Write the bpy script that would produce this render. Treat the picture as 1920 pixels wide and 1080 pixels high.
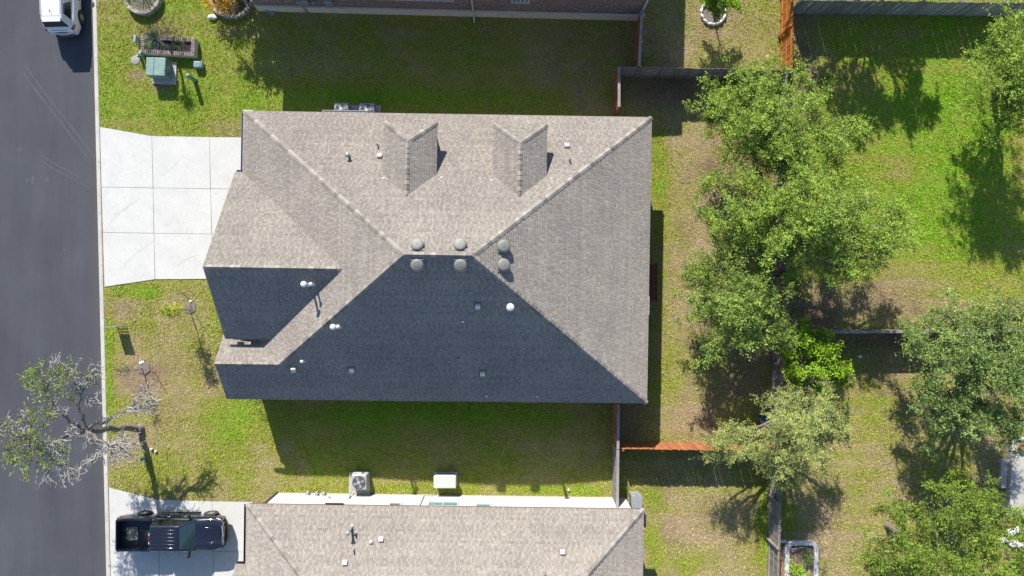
import bpy, bmesh, math, random
import numpy as np
from mathutils import Vector, Matrix, Quaternion

random.seed(7)
rng = np.random.default_rng(11)
scene = bpy.context.scene
COL = scene.collection
for _o in list(bpy.data.objects):
    bpy.data.objects.remove(_o)

# ------------------------------------------------------------------ camera
CH = 40.0                       # flying height of the drone
cam_data = bpy.data.cameras.new('camera')
cam_data.sensor_width = 36.0
cam_data.lens = 24.0
cam_data.clip_start = 0.5
cam_data.clip_end = 1000.0
cam = bpy.data.objects.new('camera', cam_data)
cam.location = (0, 0, CH)
cam.rotation_euler = (0, 0, 0)  # straight down, image up = +Y
COL.objects.link(cam)
scene.camera = cam

# ------------------------------------------------------------------ sky and sun
SUN_D = Vector((0.41, -1.42, -1.0)).normalized()
world = bpy.data.worlds.new('World')
scene.world = world
world.use_nodes = True
wnt = world.node_tree
bg = wnt.nodes['Background']
sky = wnt.nodes.new('ShaderNodeTexSky')
sky.sky_type = 'NISHITA'
sky.sun_disc = False
sky.sun_elevation = math.asin(-SUN_D.z)
sky.sun_rotation = math.atan2(-SUN_D.x, -SUN_D.y)
sky.air_density = 1.0
sky.dust_density = 0.3
sky.ozone_density = 2.5
wnt.links.new(sky.outputs[0], bg.inputs[0])
bg.inputs[1].default_value = 0.10
sun_data = bpy.data.lights.new('sun', 'SUN')
sun_data.energy = 4.6
sun_data.angle = math.radians(0.5)
sun_data.color = (1.0, 0.955, 0.88)
sun = bpy.data.objects.new('sun', sun_data)
sun.rotation_euler = SUN_D.to_track_quat('-Z', 'Y').to_euler()
sun.location = (-30, 60, 60)
COL.objects.link(sun)
vs = scene.view_settings
vs.view_transform = 'Standard'
vs.look = 'None'
vs.exposure = 1.2
vs.gamma = 1.0

# ------------------------------------------------------------------ helpers
F = 1280.0
def P(px, py, h=0.0):
    """world point seen at photograph pixel (px,py) that stands h metres above the ground"""
    d = CH - h
    return Vector(((px - 960.0) / F * d, -(py - 540.0) / F * d, h))
def on_plane(px, py, pl):
    p, n = pl
    d = Vector(((px - 960.0) / F, -(py - 540.0) / F, -1.0))
    o = Vector((0, 0, CH))
    t = (p - o).dot(n) / d.dot(n)
    return o + d * t
def plane3(a, b, c):
    n = (b - a).cross(c - a).normalized()
    if n.z < 0: n = -n
    return (a.copy(), n)
def plane_z(pl, x, y):
    p, n = pl
    return p.z - (n.x * (x - p.x) + n.y * (y - p.y)) / n.z

WL = {}
def tag(o, label=None, cat=None, group=None, kind=None):
    if label: o['label'] = label
    if cat: o['category'] = cat
    if group: o['group'] = group
    if kind: o['kind'] = kind
    return o
def empty(name, loc, label=None, cat=None, group=None, kind=None):
    o = bpy.data.objects.new(name, None)
    o.empty_display_size = 0.2
    o.location = loc
    COL.objects.link(o)
    WL[o.name] = Vector(loc)
    return tag(o, label, cat, group, kind)
def wl(o):
    return WL.get(o.name, Vector((0, 0, 0))) if o else Vector((0, 0, 0))
def link(o, parent=None):
    COL.objects.link(o)
    if parent: o.parent = parent
    return o
def inst(name, mesh, parent, loc, rot=None, scale=None):
    """one piece that shares its mesh data with the alike pieces; loc in world (parents carry no rotation)"""
    o = bpy.data.objects.new(name, mesh)
    link(o, parent)
    o.location = Vector(loc) - wl(parent)
    if rot is not None:
        if isinstance(rot, Matrix): o.rotation_euler = rot.to_euler()
        else: o.rotation_euler = rot
    if scale is not None: o.scale = scale
    WL[o.name] = Vector(loc)
    return o

class MB:
    def __init__(s): s.v = []; s.f = []
    def quad(s, a, b, c, d):
        n = len(s.v); s.v += [Vector(a), Vector(b), Vector(c), Vector(d)]; s.f.append((n, n+1, n+2, n+3)); return s
    def tri(s, a, b, c):
        n = len(s.v); s.v += [Vector(a), Vector(b), Vector(c)]; s.f.append((n, n+1, n+2)); return s
    def box(s, c, sz, rz=0.0, m=None):
        n = len(s.v); hx, hy, hz = sz[0]/2, sz[1]/2, sz[2]/2
        M = m if m is not None else Matrix.Rotation(rz, 3, 'Z')
        for z in (-hz, hz):
            for x, y in ((-hx, -hy), (hx, -hy), (hx, hy), (-hx, hy)):
                s.v.append(Vector(c) + M @ Vector((x, y, z)))
        for q in ((3,2,1,0), (4,5,6,7), (0,1,5,4), (1,2,6,5), (2,3,7,6), (3,0,4,7)):
            s.f.append(tuple(n+i for i in q))
        return s
    def bar(s, a, b, w, h, up=Vector((0, 0, 1))):
        a = Vector(a); b = Vector(b); d = b - a; L = d.length
        x = d / L; y = up.cross(x)
        if y.length < 1e-4: y = Vector((0, 1, 0)).cross(x)
        y.normalize(); z = x.cross(y)
        M = Matrix((x, y, z)).transposed()
        return s.box((a + b) / 2, (L, w, h), m=M)
    def prism(s, poly, z0, z1):
        """poly: list of 2-D/3-D points; z0/z1 numbers"""
        n = len(s.v); k = len(poly)
        a = 0.0
        for i in range(k):
            p, q = poly[i], poly[(i+1) % k]; a += p[0]*q[1] - q[0]*p[1]
        if a < 0: poly = list(reversed(poly))
        for z in (z0, z1):
            for p in poly: s.v.append(Vector((p[0], p[1], z)))
        s.f.append(tuple(n+i for i in reversed(range(k))))
        s.f.append(tuple(n+k+i for i in range(k)))
        for i in range(k):
            j = (i+1) % k; s.f.append((n+i, n+j, n+k+j, n+k+i))
        return s
    def slab(s, poly, dz):
        """3-D polygon pushed down by dz"""
        n = len(s.v); k = len(poly)
        for p in poly: s.v.append(Vector(p))
        for p in poly: s.v.append(Vector(p) - Vector((0, 0, dz)))
        s.f.append(tuple(n+i for i in range(k)))
        s.f.append(tuple(n+k+i for i in reversed(range(k))))
        for i in range(k):
            j = (i+1) % k; s.f.append((n+j, n+i, n+k+i, n+k+j))
        return s
    def tube(s, pts, rad, n=8, cap=True):
        pts = [Vector(p) for p in pts]; base = len(s.v); m = len(pts)
        if not hasattr(rad, '__len__'): rad = [rad]*m
        ref = Vector((0.31, 0.17, 0.93))
        for i, p in enumerate(pts):
            if i == 0: d = pts[1]-pts[0]
            elif i == m-1: d = pts[-1]-pts[-2]
            else: d = pts[i+1]-pts[i-1]
            d.normalize()
            x = ref.cross(d)
            if x.length < 1e-3: x = Vector((1, 0, 0)).cross(d)
            x.normalize(); y = d.cross(x)
            for k in range(n):
                a = 2*math.pi*k/n
                s.v.append(p + (x*math.cos(a) + y*math.sin(a))*rad[i])
        for i in range(m-1):
            for k in range(n):
                a = base+i*n+k; b = base+i*n+(k+1) % n
                s.f.append((a, b, b+n, a+n))
        if cap:
            s.f.append(tuple(base+k for k in reversed(range(n))))
            s.f.append(tuple(base+(m-1)*n+k for k in range(n)))
        return s
    def lathe(s, c, prof, n=20, sx=1.0, sy=1.0, m=None, cap=True):
        base = len(s.v); c = Vector(c)
        for r, z in prof:
            for k in range(n):
                a = 2*math.pi*k/n
                w = Vector((r*math.cos(a)*sx, r*math.sin(a)*sy, z))
                s.v.append(c + (m @ w if m is not None else w))
        for i in range(len(prof)-1):
            for k in range(n):
                a = base+i*n+k; b = base+i*n+(k+1) % n
                s.f.append((a, b, b+n, a+n))
        if cap:
            s.f.append(tuple(base+k for k in reversed(range(n))))
            s.f.append(tuple(base+(len(prof)-1)*n+k for k in range(n)))
        return s
    def blob(s, c, r, seed=0, n=10, m=7, amp=0.18):
        """uneven stone-like lump"""
        rr = random.Random(seed); base = len(s.v); c = Vector(c)
        ph = [rr.uniform(0, 6.28) for _ in range(6)]
        for i in range(m+1):
            t = math.pi*i/m
            for k in range(n):
                a = 2*math.pi*k/n
                d = Vector((math.sin(t)*math.cos(a), math.sin(t)*math.sin(a), math.cos(t)))
                q = 1 + amp*(math.sin(3*d.x+ph[0])*math.sin(2.5*d.y+ph[1]) + .6*math.sin(5*d.z+ph[2]+3*d.x))
                s.v.append(c + Vector((d.x*r[0]*q, d.y*r[1]*q, d.z*r[2]*q)))
        for i in range(m):
            for k in range(n):
                a = base+i*n+k; b = base+i*n+(k+1) % n
                s.f.append((a, a+n, b+n, b))
        return s
    def mesh(s, name, mat=None, off=Vector((0, 0, 0)), smooth=False):
        me = bpy.data.meshes.new(name)
        me.from_pydata([tuple(p - off) for p in s.v], [], s.f)
        if mat: me.materials.append(mat)
        if smooth:
            me.shade_smooth()
            me.set_sharp_from_angle(angle=math.radians(smooth if smooth > 1 else 40))
        me.update()
        return me
    def build(s, name, mat=None, parent=None, smooth=False, bevel=0, seg=2):
        off = wl(parent)
        me = s.mesh(name, mat, off, smooth)
        o = bpy.data.objects.new(name, me)
        link(o, parent)
        WL[o.name] = Vector(off)
        if bevel:
            b = o.modifiers.new('bevel', 'BEVEL'); b.width = bevel; b.segments = seg; b.limit_method = 'ANGLE'
            if smooth is False:
                me.shade_smooth(); me.set_sharp_from_angle(angle=math.radians(50))
        return o

def np_mesh(name, verts, faces, mat, parent=None, attrs=None, colors=None, off=None, flat=True):
    """verts (N,3) array, faces (M,k) array with constant k; float point attributes"""
    off = np.array(wl(parent)) if off is None else off
    me = bpy.data.meshes.new(name)
    v = (verts - off).astype(np.float32)
    me.vertices.add(len(v)); me.vertices.foreach_set('co', v.ravel())
    k = faces.shape[1]
    me.loops.add(faces.size); me.loops.foreach_set('vertex_index', faces.astype(np.int32).ravel())
    me.polygons.add(len(faces))
    me.polygons.foreach_set('loop_start', (np.arange(len(faces))*k).astype(np.int32))
    me.polygons.foreach_set('loop_total', np.full(len(faces), k, np.int32))
    for nm, arr in (attrs or {}).items():
        a = me.attributes.new(nm, 'FLOAT', 'POINT'); a.data.foreach_set('value', arr.astype(np.float32))
    for nm, arr in (colors or {}).items():
        a = me.attributes.new(nm, 'FLOAT_COLOR', 'POINT')
        c4 = np.ones((len(arr), 4), np.float32); c4[:, :3] = arr
        a.data.foreach_set('color', c4.ravel())
    me.materials.append(mat)
    me.update(calc_edges=True)
    me.validate()
    if flat: me.shade_flat()
    o = bpy.data.objects.new(name, me)
    link(o, parent)
    WL[o.name] = Vector(off)
    return o

# ------------------------------------------------------------------ materials
def lin(r, g, b):
    f = lambda c: (c/255/12.92) if c/255 <= 0.04045 else ((c/255+0.055)/1.055)**2.4
    return (f(r), f(g), f(b))
def newmat(name):
    m = bpy.data.materials.new(name); m.use_nodes = True
    nt = m.node_tree
    return m, nt, nt.nodes['Principled BSDF']
def nd(nt, typ, **kw):
    n = nt.nodes.new(typ)
    for k, v in kw.items():
        if k in n.inputs.keys() if isinstance(k, str) else False: n.inputs[k].default_value = v
        else: setattr(n, k, v)
    return n
def noise(nt, scale, detail=4, rough=0.6, coord=None, dist=0.0):
    n = nt.nodes.new('ShaderNodeTexNoise')
    n.inputs['Scale'].default_value = scale; n.inputs['Detail'].default_value = detail
    n.inputs['Roughness'].default_value = rough; n.inputs['Distortion'].default_value = dist
    if coord is not None: nt.links.new(coord, n.inputs['Vector'])
    return n
def ramp(nt, fac, stops):
    r = nt.nodes.new('ShaderNodeValToRGB')
    e = r.color_ramp.elements
    while len(e) < len(stops): e.new(0.5)
    for i, (p, c) in enumerate(stops):
        e[i].position = p; e[i].color = (*c, 1) if len(c) == 3 else c
    nt.links.new(fac, r.inputs[0])
    return r
def mixc(nt, fac, a, b, blend='MIX'):
    m = nt.nodes.new('ShaderNodeMix'); m.data_type = 'RGBA'; m.blend_type = blend
    for sock, val in ((m.inputs[0], fac), (m.inputs[6], a), (m.inputs[7], b)):
        if hasattr(val, 'is_output') or hasattr(val, 'links'): nt.links.new(val, sock)
        else: sock.default_value = val if not isinstance(val, tuple) else (*val, 1)[:4]
    return m.outputs[2]
def objco(nt):
    return nt.nodes.new('ShaderNodeTexCoord').outputs['Object']
def geopos(nt):
    return nt.nodes.new('ShaderNodeNewGeometry').outputs['Position']
def bump(nt, b, h, strength=0.3, dist=0.02):
    n = nt.nodes.new('ShaderNodeBump'); n.inputs['Strength'].default_value = strength
    n.inputs['Distance'].default_value = dist
    nt.links.new(h, n.inputs['Height']); nt.links.new(n.outputs[0], b.inputs['Normal'])
MATS = {}
ALB = 0.637      # swatches below were mixed by eye; this brings them to real reflectances
def mat(name, col, rough=0.7, var=0.15, scale=3.0, bmp=0.0, bscale=40.0, metal=0.0, coat=0.0, rand=0.0, spec=None, fine=0.0):
    """plain weathered surface: base colour with blotches, optional relief and per-piece variation"""
    if name in MATS: return MATS[name]
    m, nt, b = newmat(name)
    if metal < 0.5: col = tuple(c*ALB for c in col)
    g = geopos(nt)
    n1 = noise(nt, scale, 5, 0.65, g)
    lo = tuple(c*(1-var) for c in col); hi = tuple(min(1, c*(1+var)) for c in col)
    r = ramp(nt, n1.outputs[0], [(0.3, lo), (0.7, hi)])
    out = r.outputs[0]
    if fine:
        n3 = noise(nt, bscale, 3, 0.7, g)
        r3 = ramp(nt, n3.outputs[0], [(0.3, (1-fine,)*3), (0.7, (1+fine,)*3)])
        out = mixc(nt, 1.0, out, r3.outputs[0], 'MULTIPLY')
    if rand:
        oi = nt.nodes.new('ShaderNodeObjectInfo')
        rr = ramp(nt, oi.outputs['Random'], [(0.0, (1-rand,)*3), (1.0, (1+rand,)*3)])
        out = mixc(nt, 1.0, out, rr.outputs[0], 'MULTIPLY')
    nt.links.new(out, b.inputs['Base Color'])
    b.inputs['Roughness'].default_value = rough
    b.inputs['Metallic'].default_value = metal
    b.inputs['Coat Weight'].default_value = coat
    if spec is not None: b.inputs['Specular IOR Level'].default_value = spec
    if bmp:
        n2 = noise(nt, bscale, 4, 0.7, g); bump(nt, b, n2.outputs[0], bmp, 0.02)
    MATS[name] = m
    return m
# ---- special materials
def m_asphalt():
    m, nt, b = newmat('asphalt'); g = geopos(nt)
    mp = nt.nodes.new('ShaderNodeMapping'); mp.inputs['Scale'].default_value = (1.0, 0.12, 1); nt.links.new(g, mp.inputs[0])
    n1 = noise(nt, 0.8, 5, 0.6, mp.outputs[0]); n2 = noise(nt, 40, 3, 0.8, g); n3 = noise(nt, 0.25, 4, 0.6, g)
    c = ramp(nt, n1.outputs[0], [(0.3, (0.043, 0.045, 0.053)), (0.7, (0.056, 0.058, 0.067))]).outputs[0]
    c = mixc(nt, 1.0, c, ramp(nt, n3.outputs[0], [(0.3, (0.86,)*3), (0.7, (1.12,)*3)]).outputs[0], 'MULTIPLY')
    c = mixc(nt, 1.0, c, ramp(nt, n2.outputs[0], [(0.25, (0.72,)*3), (0.75, (1.3,)*3)]).outputs[0], 'MULTIPLY')
    # dusty gutter along the kerb: the sheet's own 'edge' attribute says how near the kerb is
    at = nt.nodes.new('ShaderNodeAttribute'); at.attribute_name = 'edge'
    c = mixc(nt, at.outputs['Fac'], c, (0.072, 0.069, 0.063))
    nt.links.new(c, b.inputs['Base Color']); b.inputs['Roughness'].default_value = 0.9
    b.inputs['Specular IOR Level'].default_value = 0.25
    bump(nt, b, n2.outputs[0], 0.35, 0.01)
    return m
def m_concrete(name, col, stain=0.10):
    col = tuple(c*ALB for c in col)
    m, nt, b = newmat(name); g = geopos(nt)
    n1 = noise(nt, 0.9, 6, 0.65, g, 0.6); n2 = noise(nt, 60, 3, 0.7, g); n3 = noise(nt, 4, 5, 0.7, g, 1.2)
    c = ramp(nt, n1.outputs[0], [(0.3, tuple(x*(1-stain) for x in col)), (0.62, col)]).outputs[0]
    c = mixc(nt, 1.0, c, ramp(nt, n3.outputs[0], [(0.30, (0.88,)*3), (0.48, (1.0,)*3)]).outputs[0], 'MULTIPLY')
    c = mixc(nt, 1.0, c, ramp(nt, n2.outputs[0], [(0.2, (0.93,)*3), (0.8, (1.05,)*3)]).outputs[0], 'MULTIPLY')
    nt.links.new(c, b.inputs['Base Color']); b.inputs['Roughness'].default_value = 0.85
    b.inputs['Specular IOR Level'].default_value = 0.2
    bump(nt, b, n2.outputs[0], 0.15, 0.005)
    return m
def m_vcol(name, rough=0.8, transl=0.0, var=0.0, vscale=8.0, bmp=0.0):
    """surface whose base colour is stored with the mesh"""
    m, nt, b = newmat(name)
    at = nt.nodes.new('ShaderNodeAttribute'); at.attribute_name = 'Col'
    c = at.outputs['Color']
    if var:
        g = geopos(nt); n1 = noise(nt, vscale, 6, 0.75, g)
        c = mixc(nt, 1.0, c, ramp(nt, n1.outputs[0], [(0.3, (1-var,)*3), (0.7, (1+var,)*3)]).outputs[0], 'MULTIPLY')
        if bmp: bump(nt, b, n1.outputs[0], bmp, 0.05)
    nt.links.new(c, b.inputs['Base Color']); b.inputs['Roughness'].default_value = rough
    b.inputs['Specular IOR Level'].default_value = 0.25
    if transl:
        out = nt.nodes['Material Output']; tr = nt.nodes.new('ShaderNodeBsdfTranslucent')
        ga = nt.nodes.new('ShaderNodeGamma'); ga.inputs[1].default_value = 0.8
        nt.links.new(c, ga.inputs[0]); nt.links.new(ga.outputs[0], tr.inputs[0])
        mx = nt.nodes.new('ShaderNodeMixShader'); mx.inputs[0].default_value = transl
        nt.links.new(b.outputs[0], mx.inputs[1]); nt.links.new(tr.outputs[0], mx.inputs[2])
        nt.links.new(mx.outputs[0], out.inputs['Surface'])
    return m
def m_shingle(name, dark, light):
    dark = tuple(c*ALB for c in dark); light = tuple(c*ALB for c in light)
    m, nt, b = newmat(name); g = geopos(nt)
    at = nt.nodes.new('ShaderNodeAttribute'); at.attribute_name = 'tone'
    c = ramp(nt, at.outputs['Fac'], [(0.0, dark), (1.0, light)]).outputs[0]
    n1 = noise(nt, 0.5, 5, 0.6, g); n2 = noise(nt, 130, 2, 0.8, g)
    c = mixc(nt, 1.0, c, ramp(nt, n1.outputs[0], [(0.3, (0.89, 0.89, 0.90)), (0.7, (1.09, 1.08, 1.06))]).outputs[0], 'MULTIPLY')
    c = mixc(nt, 1.0, c, ramp(nt, n2.outputs[0], [(0.25, (0.85,)*3), (0.75, (1.15,)*3)]).outputs[0], 'MULTIPLY')
    nt.links.new(c, b.inputs['Base Color']); b.inputs['Roughness'].default_value = 0.95
    b.inputs['Specular IOR Level'].default_value = 0.1
    if 'Diffuse Roughness' in b.inputs: b.inputs['Diffuse Roughness'].default_value = 0.75
    return m
def m_brick():
    m, nt, b = newmat('brown_brick'); tc = nt.nodes.new('ShaderNodeTexCoord')
    mp = nt.nodes.new('ShaderNodeMapping'); mp.inputs['Rotation'].default_value = (math.radians(90), 0, 0)
    nt.links.new(tc.outputs['Object'], mp.inputs[0])
    br = nt.nodes.new('ShaderNodeTexBrick'); nt.links.new(mp.outputs[0], br.inputs['Vector'])
    br.inputs['Scale'].default_value = 1.0
    for k, v in (('Brick Width', 0.21), ('Row Height', 0.075), ('Mortar Size', 0.007)): br.inputs[k].default_value = v
    br.inputs['Color1'].default_value = (0.105, 0.066, 0.064, 1); br.inputs['Color2'].default_value = (0.19, 0.14, 0.128, 1)
    br.inputs['Mortar'].default_value = (0.19, 0.17, 0.155, 1)
    n1 = noise(nt, 7, 3, 0.6, mp.outputs[0])
    c = mixc(nt, ramp(nt, n1.outputs[0], [(0.56, (0, 0, 0)), (0.68, (1, 1, 1))]).outputs[0], br.outputs[0], (0.36, 0.31, 0.26))
    nt.links.new(c, b.inputs['Base Color']); b.inputs['Roughness'].default_value = 0.9
    bump(nt, b, br.outputs['Fac'], -0.4, 0.01)
    return m
def m_wood(name, col, rand=0.2, rough=0.8):
    col = tuple(c*ALB for c in col)
    """stained or weathered board: grain along the piece's own height"""
    m, nt, b = newmat(name); co = objco(nt)
    oi = nt.nodes.new('ShaderNodeObjectInfo')
    add = nt.nodes.new('ShaderNodeVectorMath'); add.operation = 'ADD'
    mul = nt.nodes.new('ShaderNodeVectorMath'); mul.operation = 'SCALE'; mul.inputs[0].default_value = (13, 7, 29)
    nt.links.new(oi.outputs['Random'], mul.inputs['Scale'])
    nt.links.new(co, add.inputs[0]); nt.links.new(mul.outputs[0], add.inputs[1])
    mp = nt.nodes.new('ShaderNodeMapping'); mp.inputs['Scale'].default_value = (18, 18, 1.6); nt.links.new(add.outputs[0], mp.inputs[0])
    n1 = noise(nt, 1.0, 5, 0.65, mp.outputs[0]); n2 = noise(nt, 1.3, 3, 0.6, add.outputs[0])
    c = ramp(nt, n1.outputs[0], [(0.25, tuple(x*0.72 for x in col)), (0.75, tuple(min(1, x*1.2) for x in col))]).outputs[0]
    c = mixc(nt, 1.0, c, ramp(nt, n2.outputs[0], [(0.3, (0.8,)*3), (0.7, (1.15,)*3)]).outputs[0], 'MULTIPLY')
    c = mixc(nt, 1.0, c, ramp(nt, oi.outputs['Random'], [(0, (1-rand,)*3), (1, (1+rand,)*3)]).outputs[0], 'MULTIPLY')
    nt.links.new(c, b.inputs['Base Color']); b.inputs['Roughness'].default_value = rough
    b.inputs['Specular IOR Level'].default_value = 0.2
    bump(nt, b, n1.outputs[0], 0.3, 0.01)
    return m
def m_glass(name, col=(0.02, 0.03, 0.035), rough=0.05):
    m, nt, b = newmat(name)
    b.inputs['Base Color'].default_value = (*col, 1); b.inputs['Roughness'].default_value = rough
    b.inputs['Specular IOR Level'].default_value = 0.8; b.inputs['Coat Weight'].default_value = 0.5
    return m

ASPH = m_asphalt()
CONC = m_concrete('pale_concrete', (0.69, 0.675, 0.635))
KERBM = m_concrete('kerb_concrete', (0.62, 0.585, 0.52), 0.2)
LAWNM = m_vcol('lawn_soil_and_thatch', 0.95, 0, 0.45, 9.0, 0.6)
GRASSM = m_vcol('grass_blades', 0.7, 0.25)
LEAFM = m_vcol('tree_leaves', 0.7, 0.22)
SHING = m_shingle('taupe_shingles', (0.325, 0.283, 0.244), (0.50, 0.450, 0.392))
CAPM = mat('ridge_cap_shingle', (0.315, 0.28, 0.245), 0.95, 0.12, 5, rand=0.30, fine=0.12, bscale=120, spec=0.1)
BRICK = m_brick()
W_ORANGE = m_wood('orange_stained_cedar', (0.56, 0.20, 0.045), 0.15)
W_ORANGE_D = m_wood('rust_stained_cedar', (0.46, 0.170, 0.072), 0.2)
W_GREY = m_wood('weathered_grey_cedar', (0.36, 0.325, 0.29), 0.25)
W_GREYD = m_wood('dark_weathered_cedar', (0.33, 0.325, 0.32), 0.3)
W_CAP = m_wood('silvered_wood_cap', (0.36, 0.33, 0.31), 0.1)
W_RED = m_wood('dark_red_wood', (0.34, 0.085, 0.07), 0.15)
BARK = mat('grey_bark', (0.20, 0.165, 0.13), 0.95, 0.35, 9, 0.6, 30)
BARKD = mat('brown_bark', (0.12, 0.085, 0.06), 0.95, 0.35, 9, 0.6, 30)
DEAD = mat('bleached_twigs', (0.41, 0.385, 0.35), 0.9, 0.22, 6, 0.3, 40)
WHITEW = mat('white_siding', (0.74, 0.73, 0.69), 0.8, 0.05, 2)
CREAM = mat('cream_stone', (0.80, 0.72, 0.60), 0.85, 0.15, 4, 0.2, 20)
TRIM = mat('taupe_trim', (0.30, 0.25, 0.21), 0.6, 0.08, 4)
TRIMW = mat('white_trim', (0.68, 0.68, 0.67), 0.5, 0.06, 5)
SOFF = mat('brown_fascia', (0.20, 0.13, 0.105), 0.6, 0.1, 4)
STEELG = mat('galvanised_grey', (0.42, 0.43, 0.45), 0.45, 0.12, 9, metal=0.3)
DARKM = mat('dark_metal', (0.05, 0.05, 0.055), 0.5, 0.15, 9)
PVC = mat('white_pipe', (0.72, 0.72, 0.72), 0.45, 0.06, 8)
VENTG = mat('grey_green_vent_paint', (0.24, 0.235, 0.208), 0.6, 0.12, 8, fine=0.06, bscale=60)
BLACK = mat('black_plastic', (0.018, 0.018, 0.02), 0.5, 0.2, 8)
GLASS = m_glass('window_glass')
TEAL = m_glass('teal_window_glass', (0.10, 0.22, 0.21), 0.12)
STONEW = mat('white_stone', (0.82, 0.80, 0.77), 0.85, 0.15, 6, 0.3, 25, rand=0.1)
MULCH = mat('grey_mulch', (0.23, 0.19, 0.165), 0.98, 0.45, 14, 0.8, 50, fine=0.35)
SOILD = mat('dark_mulch', (0.035, 0.026, 0.03), 0.98, 0.4, 20, 0.8, 40)

# ------------------------------------------------------------------ ground, road, kerb
def kerb_x(y):            # road-side edge of the kerb, world metres
    return -24.21 - 0.0241*y
KW = 0.27
g = MB(); g.quad((-400, -400, -0.16), (400, -400, -0.16), (400, 400, -0.16), (-400, 400, -0.16))
tag(g.build('ground', mat('bare_earth', (0.16, 0.13, 0.08), 0.95, 0.3, 0.5)), kind='structure')

xs = np.array([-14.0, -9, -6, -4, -3, -2, -1.2, -0.8, -0.4, -0.15, 0.05])
ys = np.concatenate([[-200, -100, -50], np.arange(-24, 24.1, 1.0), [50, 100, 200]])
V = np.array([[kerb_x(y)+x, y, -0.075] for y in ys for x in xs])
nx = len(xs)
Fq = np.array([[j*nx+i, j*nx+i+1, (j+1)*nx+i+1, (j+1)*nx+i] for j in range(len(ys)-1) for i in range(nx-1)])
edge = np.tile(np.clip((xs+0.9)/0.95, 0, 1)**1.5*0.6, len(ys))
road = np_mesh('road', V, Fq, ASPH, None, {'edge': edge})
tag(road, kind='structure')
# faint pale tyre marks that swing from the road into the drive
TYRE = mat('tyre_dust', (0.083, 0.086, 0.097), 0.95, 0.15, 2, fine=0.2, bscale=25)
def ribbon(name, pts, w, z, m, parent):
    b = MB()
    for i in range(len(pts)-1):
        a, c = Vector(pts[i]), Vector(pts[i+1]); d = (c-a).normalized(); n = Vector((-d.y, d.x, 0))*w/2
        b.quad(*[Vector((q.x, q.y, z)) for q in (a-n, c-n, c+n, a+n)])
    return b.build(name, m, parent)
for off in (0, 9):
    pts = [P(40+130*t + off*0.7, 130+150*t**0.85 + 25*t*t - off, 0) for t in np.linspace(0, 1, 14)]
    ribbon('tyre_mark', pts, 0.11, -0.0715, TYRE, road)
for off in (0, 10):
    pts = [P(75+92*t, 300+52*t**0.9 - off, 0) for t in np.linspace(0, 1, 10)]
    ribbon('tyre_mark', pts, 0.11, -0.071, TYRE, road)

kb = MB()
for y in np.arange(-60, 60, 3.0):
    kb.prism([(kerb_x(y)+0.02, y), (kerb_x(y)+KW-0.02, y), (kerb_x(y+3)+KW-0.02, y+3), (kerb_x(y+3)+0.02, y+3)], -0.2, -0.02)
kerb = tag(kb.build('kerb', KERBM), kind='structure')
cuts = [-20.0, -17.0]
while cuts[-1] < 21: cuts.append(cuts[-1] + 3.05)
for a, c in zip(cuts[:-1], cuts[1:]):
    b = MB(); a2, c2 = a+0.006, c-0.006
    dy0, dy1 = a2, c2
    def sec(y):
        x = kerb_x(y)
        return [(x-0.02, y, -0.1), (x+0.01, y, -0.055), (x+0.08, y, -0.02), (x+0.14, y, 0.012), (x+KW-0.02, y, 0.015), (x+KW, y, 0.0), (x+KW, y, -0.12)]
    s0, s1 = sec(a2), sec(c2)
    for i in range(6): b.quad(s0[i], s0[i+1], s1[i+1], s1[i])
    b.f.append(tuple()) if False else None
    b.build('kerb_section', KERBM, kerb)

# ------------------------------------------------------------------ driveways
def driveway(label_rows, cols, xshift=0):
    base = MB()
    rows = label_rows
    outline = rows[0] + list(reversed(rows[-1]))
    base.prism([P(*p) for p in outline], -0.12, 0.004)
    d = tag(base.build('driveway', mat('joint_filler', (0.20, 0.19, 0.175), 0.95)), kind='structure')
    for r in range(len(rows)-1):
        for c in range(len(rows[0])-1):
            q = [P(*rows[r][c]), P(*rows[r][c+1]), P(*rows[r+1][c+1]), P(*rows[r+1][c])]
            ctr = sum(q, Vector())/4
            q = [p + (ctr-p).normalized()*0.013 for p in q]
            MB().prism(q, -0.1, 0.022).build('concrete_panel', CONC, d, bevel=0.006, seg=1)
    return d
DR1 = [[(187.5, 238), (285, 255), (393, 257), (490, 258)],
       [(190.5, 351), (287.5, 352.5), (395, 354), (490, 355)],
       [(193, 436), (289, 437.5), (397.5, 439), (490, 440)],
       [(196, 538), (291, 524), (400, 523), (490, 523)]]
DR2 = [[(204.5, 914), (296, 937), (398, 940), (474, 941)],
       [(206.5, 1023), (298, 1025), (400, 1033), (474, 1036)],
       [(208.5, 1112), (300, 1114), (402, 1116), (474, 1118)],
       [(211, 1212), (302, 1204), (404, 1202), (474, 1202)]]
dw1 = driveway(DR1, 3); dw2 = driveway(DR2, 3)
SCUFF = mat('tyre_scuff', (0.60, 0.59, 0.56), 0.9, 0.1, 6, fine=0.1, bscale=30)
for k, (x0, y0, x1, y1, bow) in enumerate(((318, 411, 358, 414, 6), (322, 354, 356, 356, 5), (228, 503, 288, 452, -4), (300, 330, 345, 290, 4), (205, 420, 262, 372, -5), (212, 402, 250, 378, 4), (330, 500, 372, 478, -4))):
    pts = [P(x0+(x1-x0)*t, y0+(y1-y0)*t+bow*math.sin(t*math.pi)) for t in np.linspace(0, 1, 10)]
    ribbon('scuff_mark', pts, 0.05+0.03*(k % 3), 0.0232+0.0007*k, SCUFF, dw1)
STAIN = mat('road_stain', (0.095, 0.09, 0.082), 0.95, 0.2, 6, fine=0.25, bscale=25)
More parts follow.
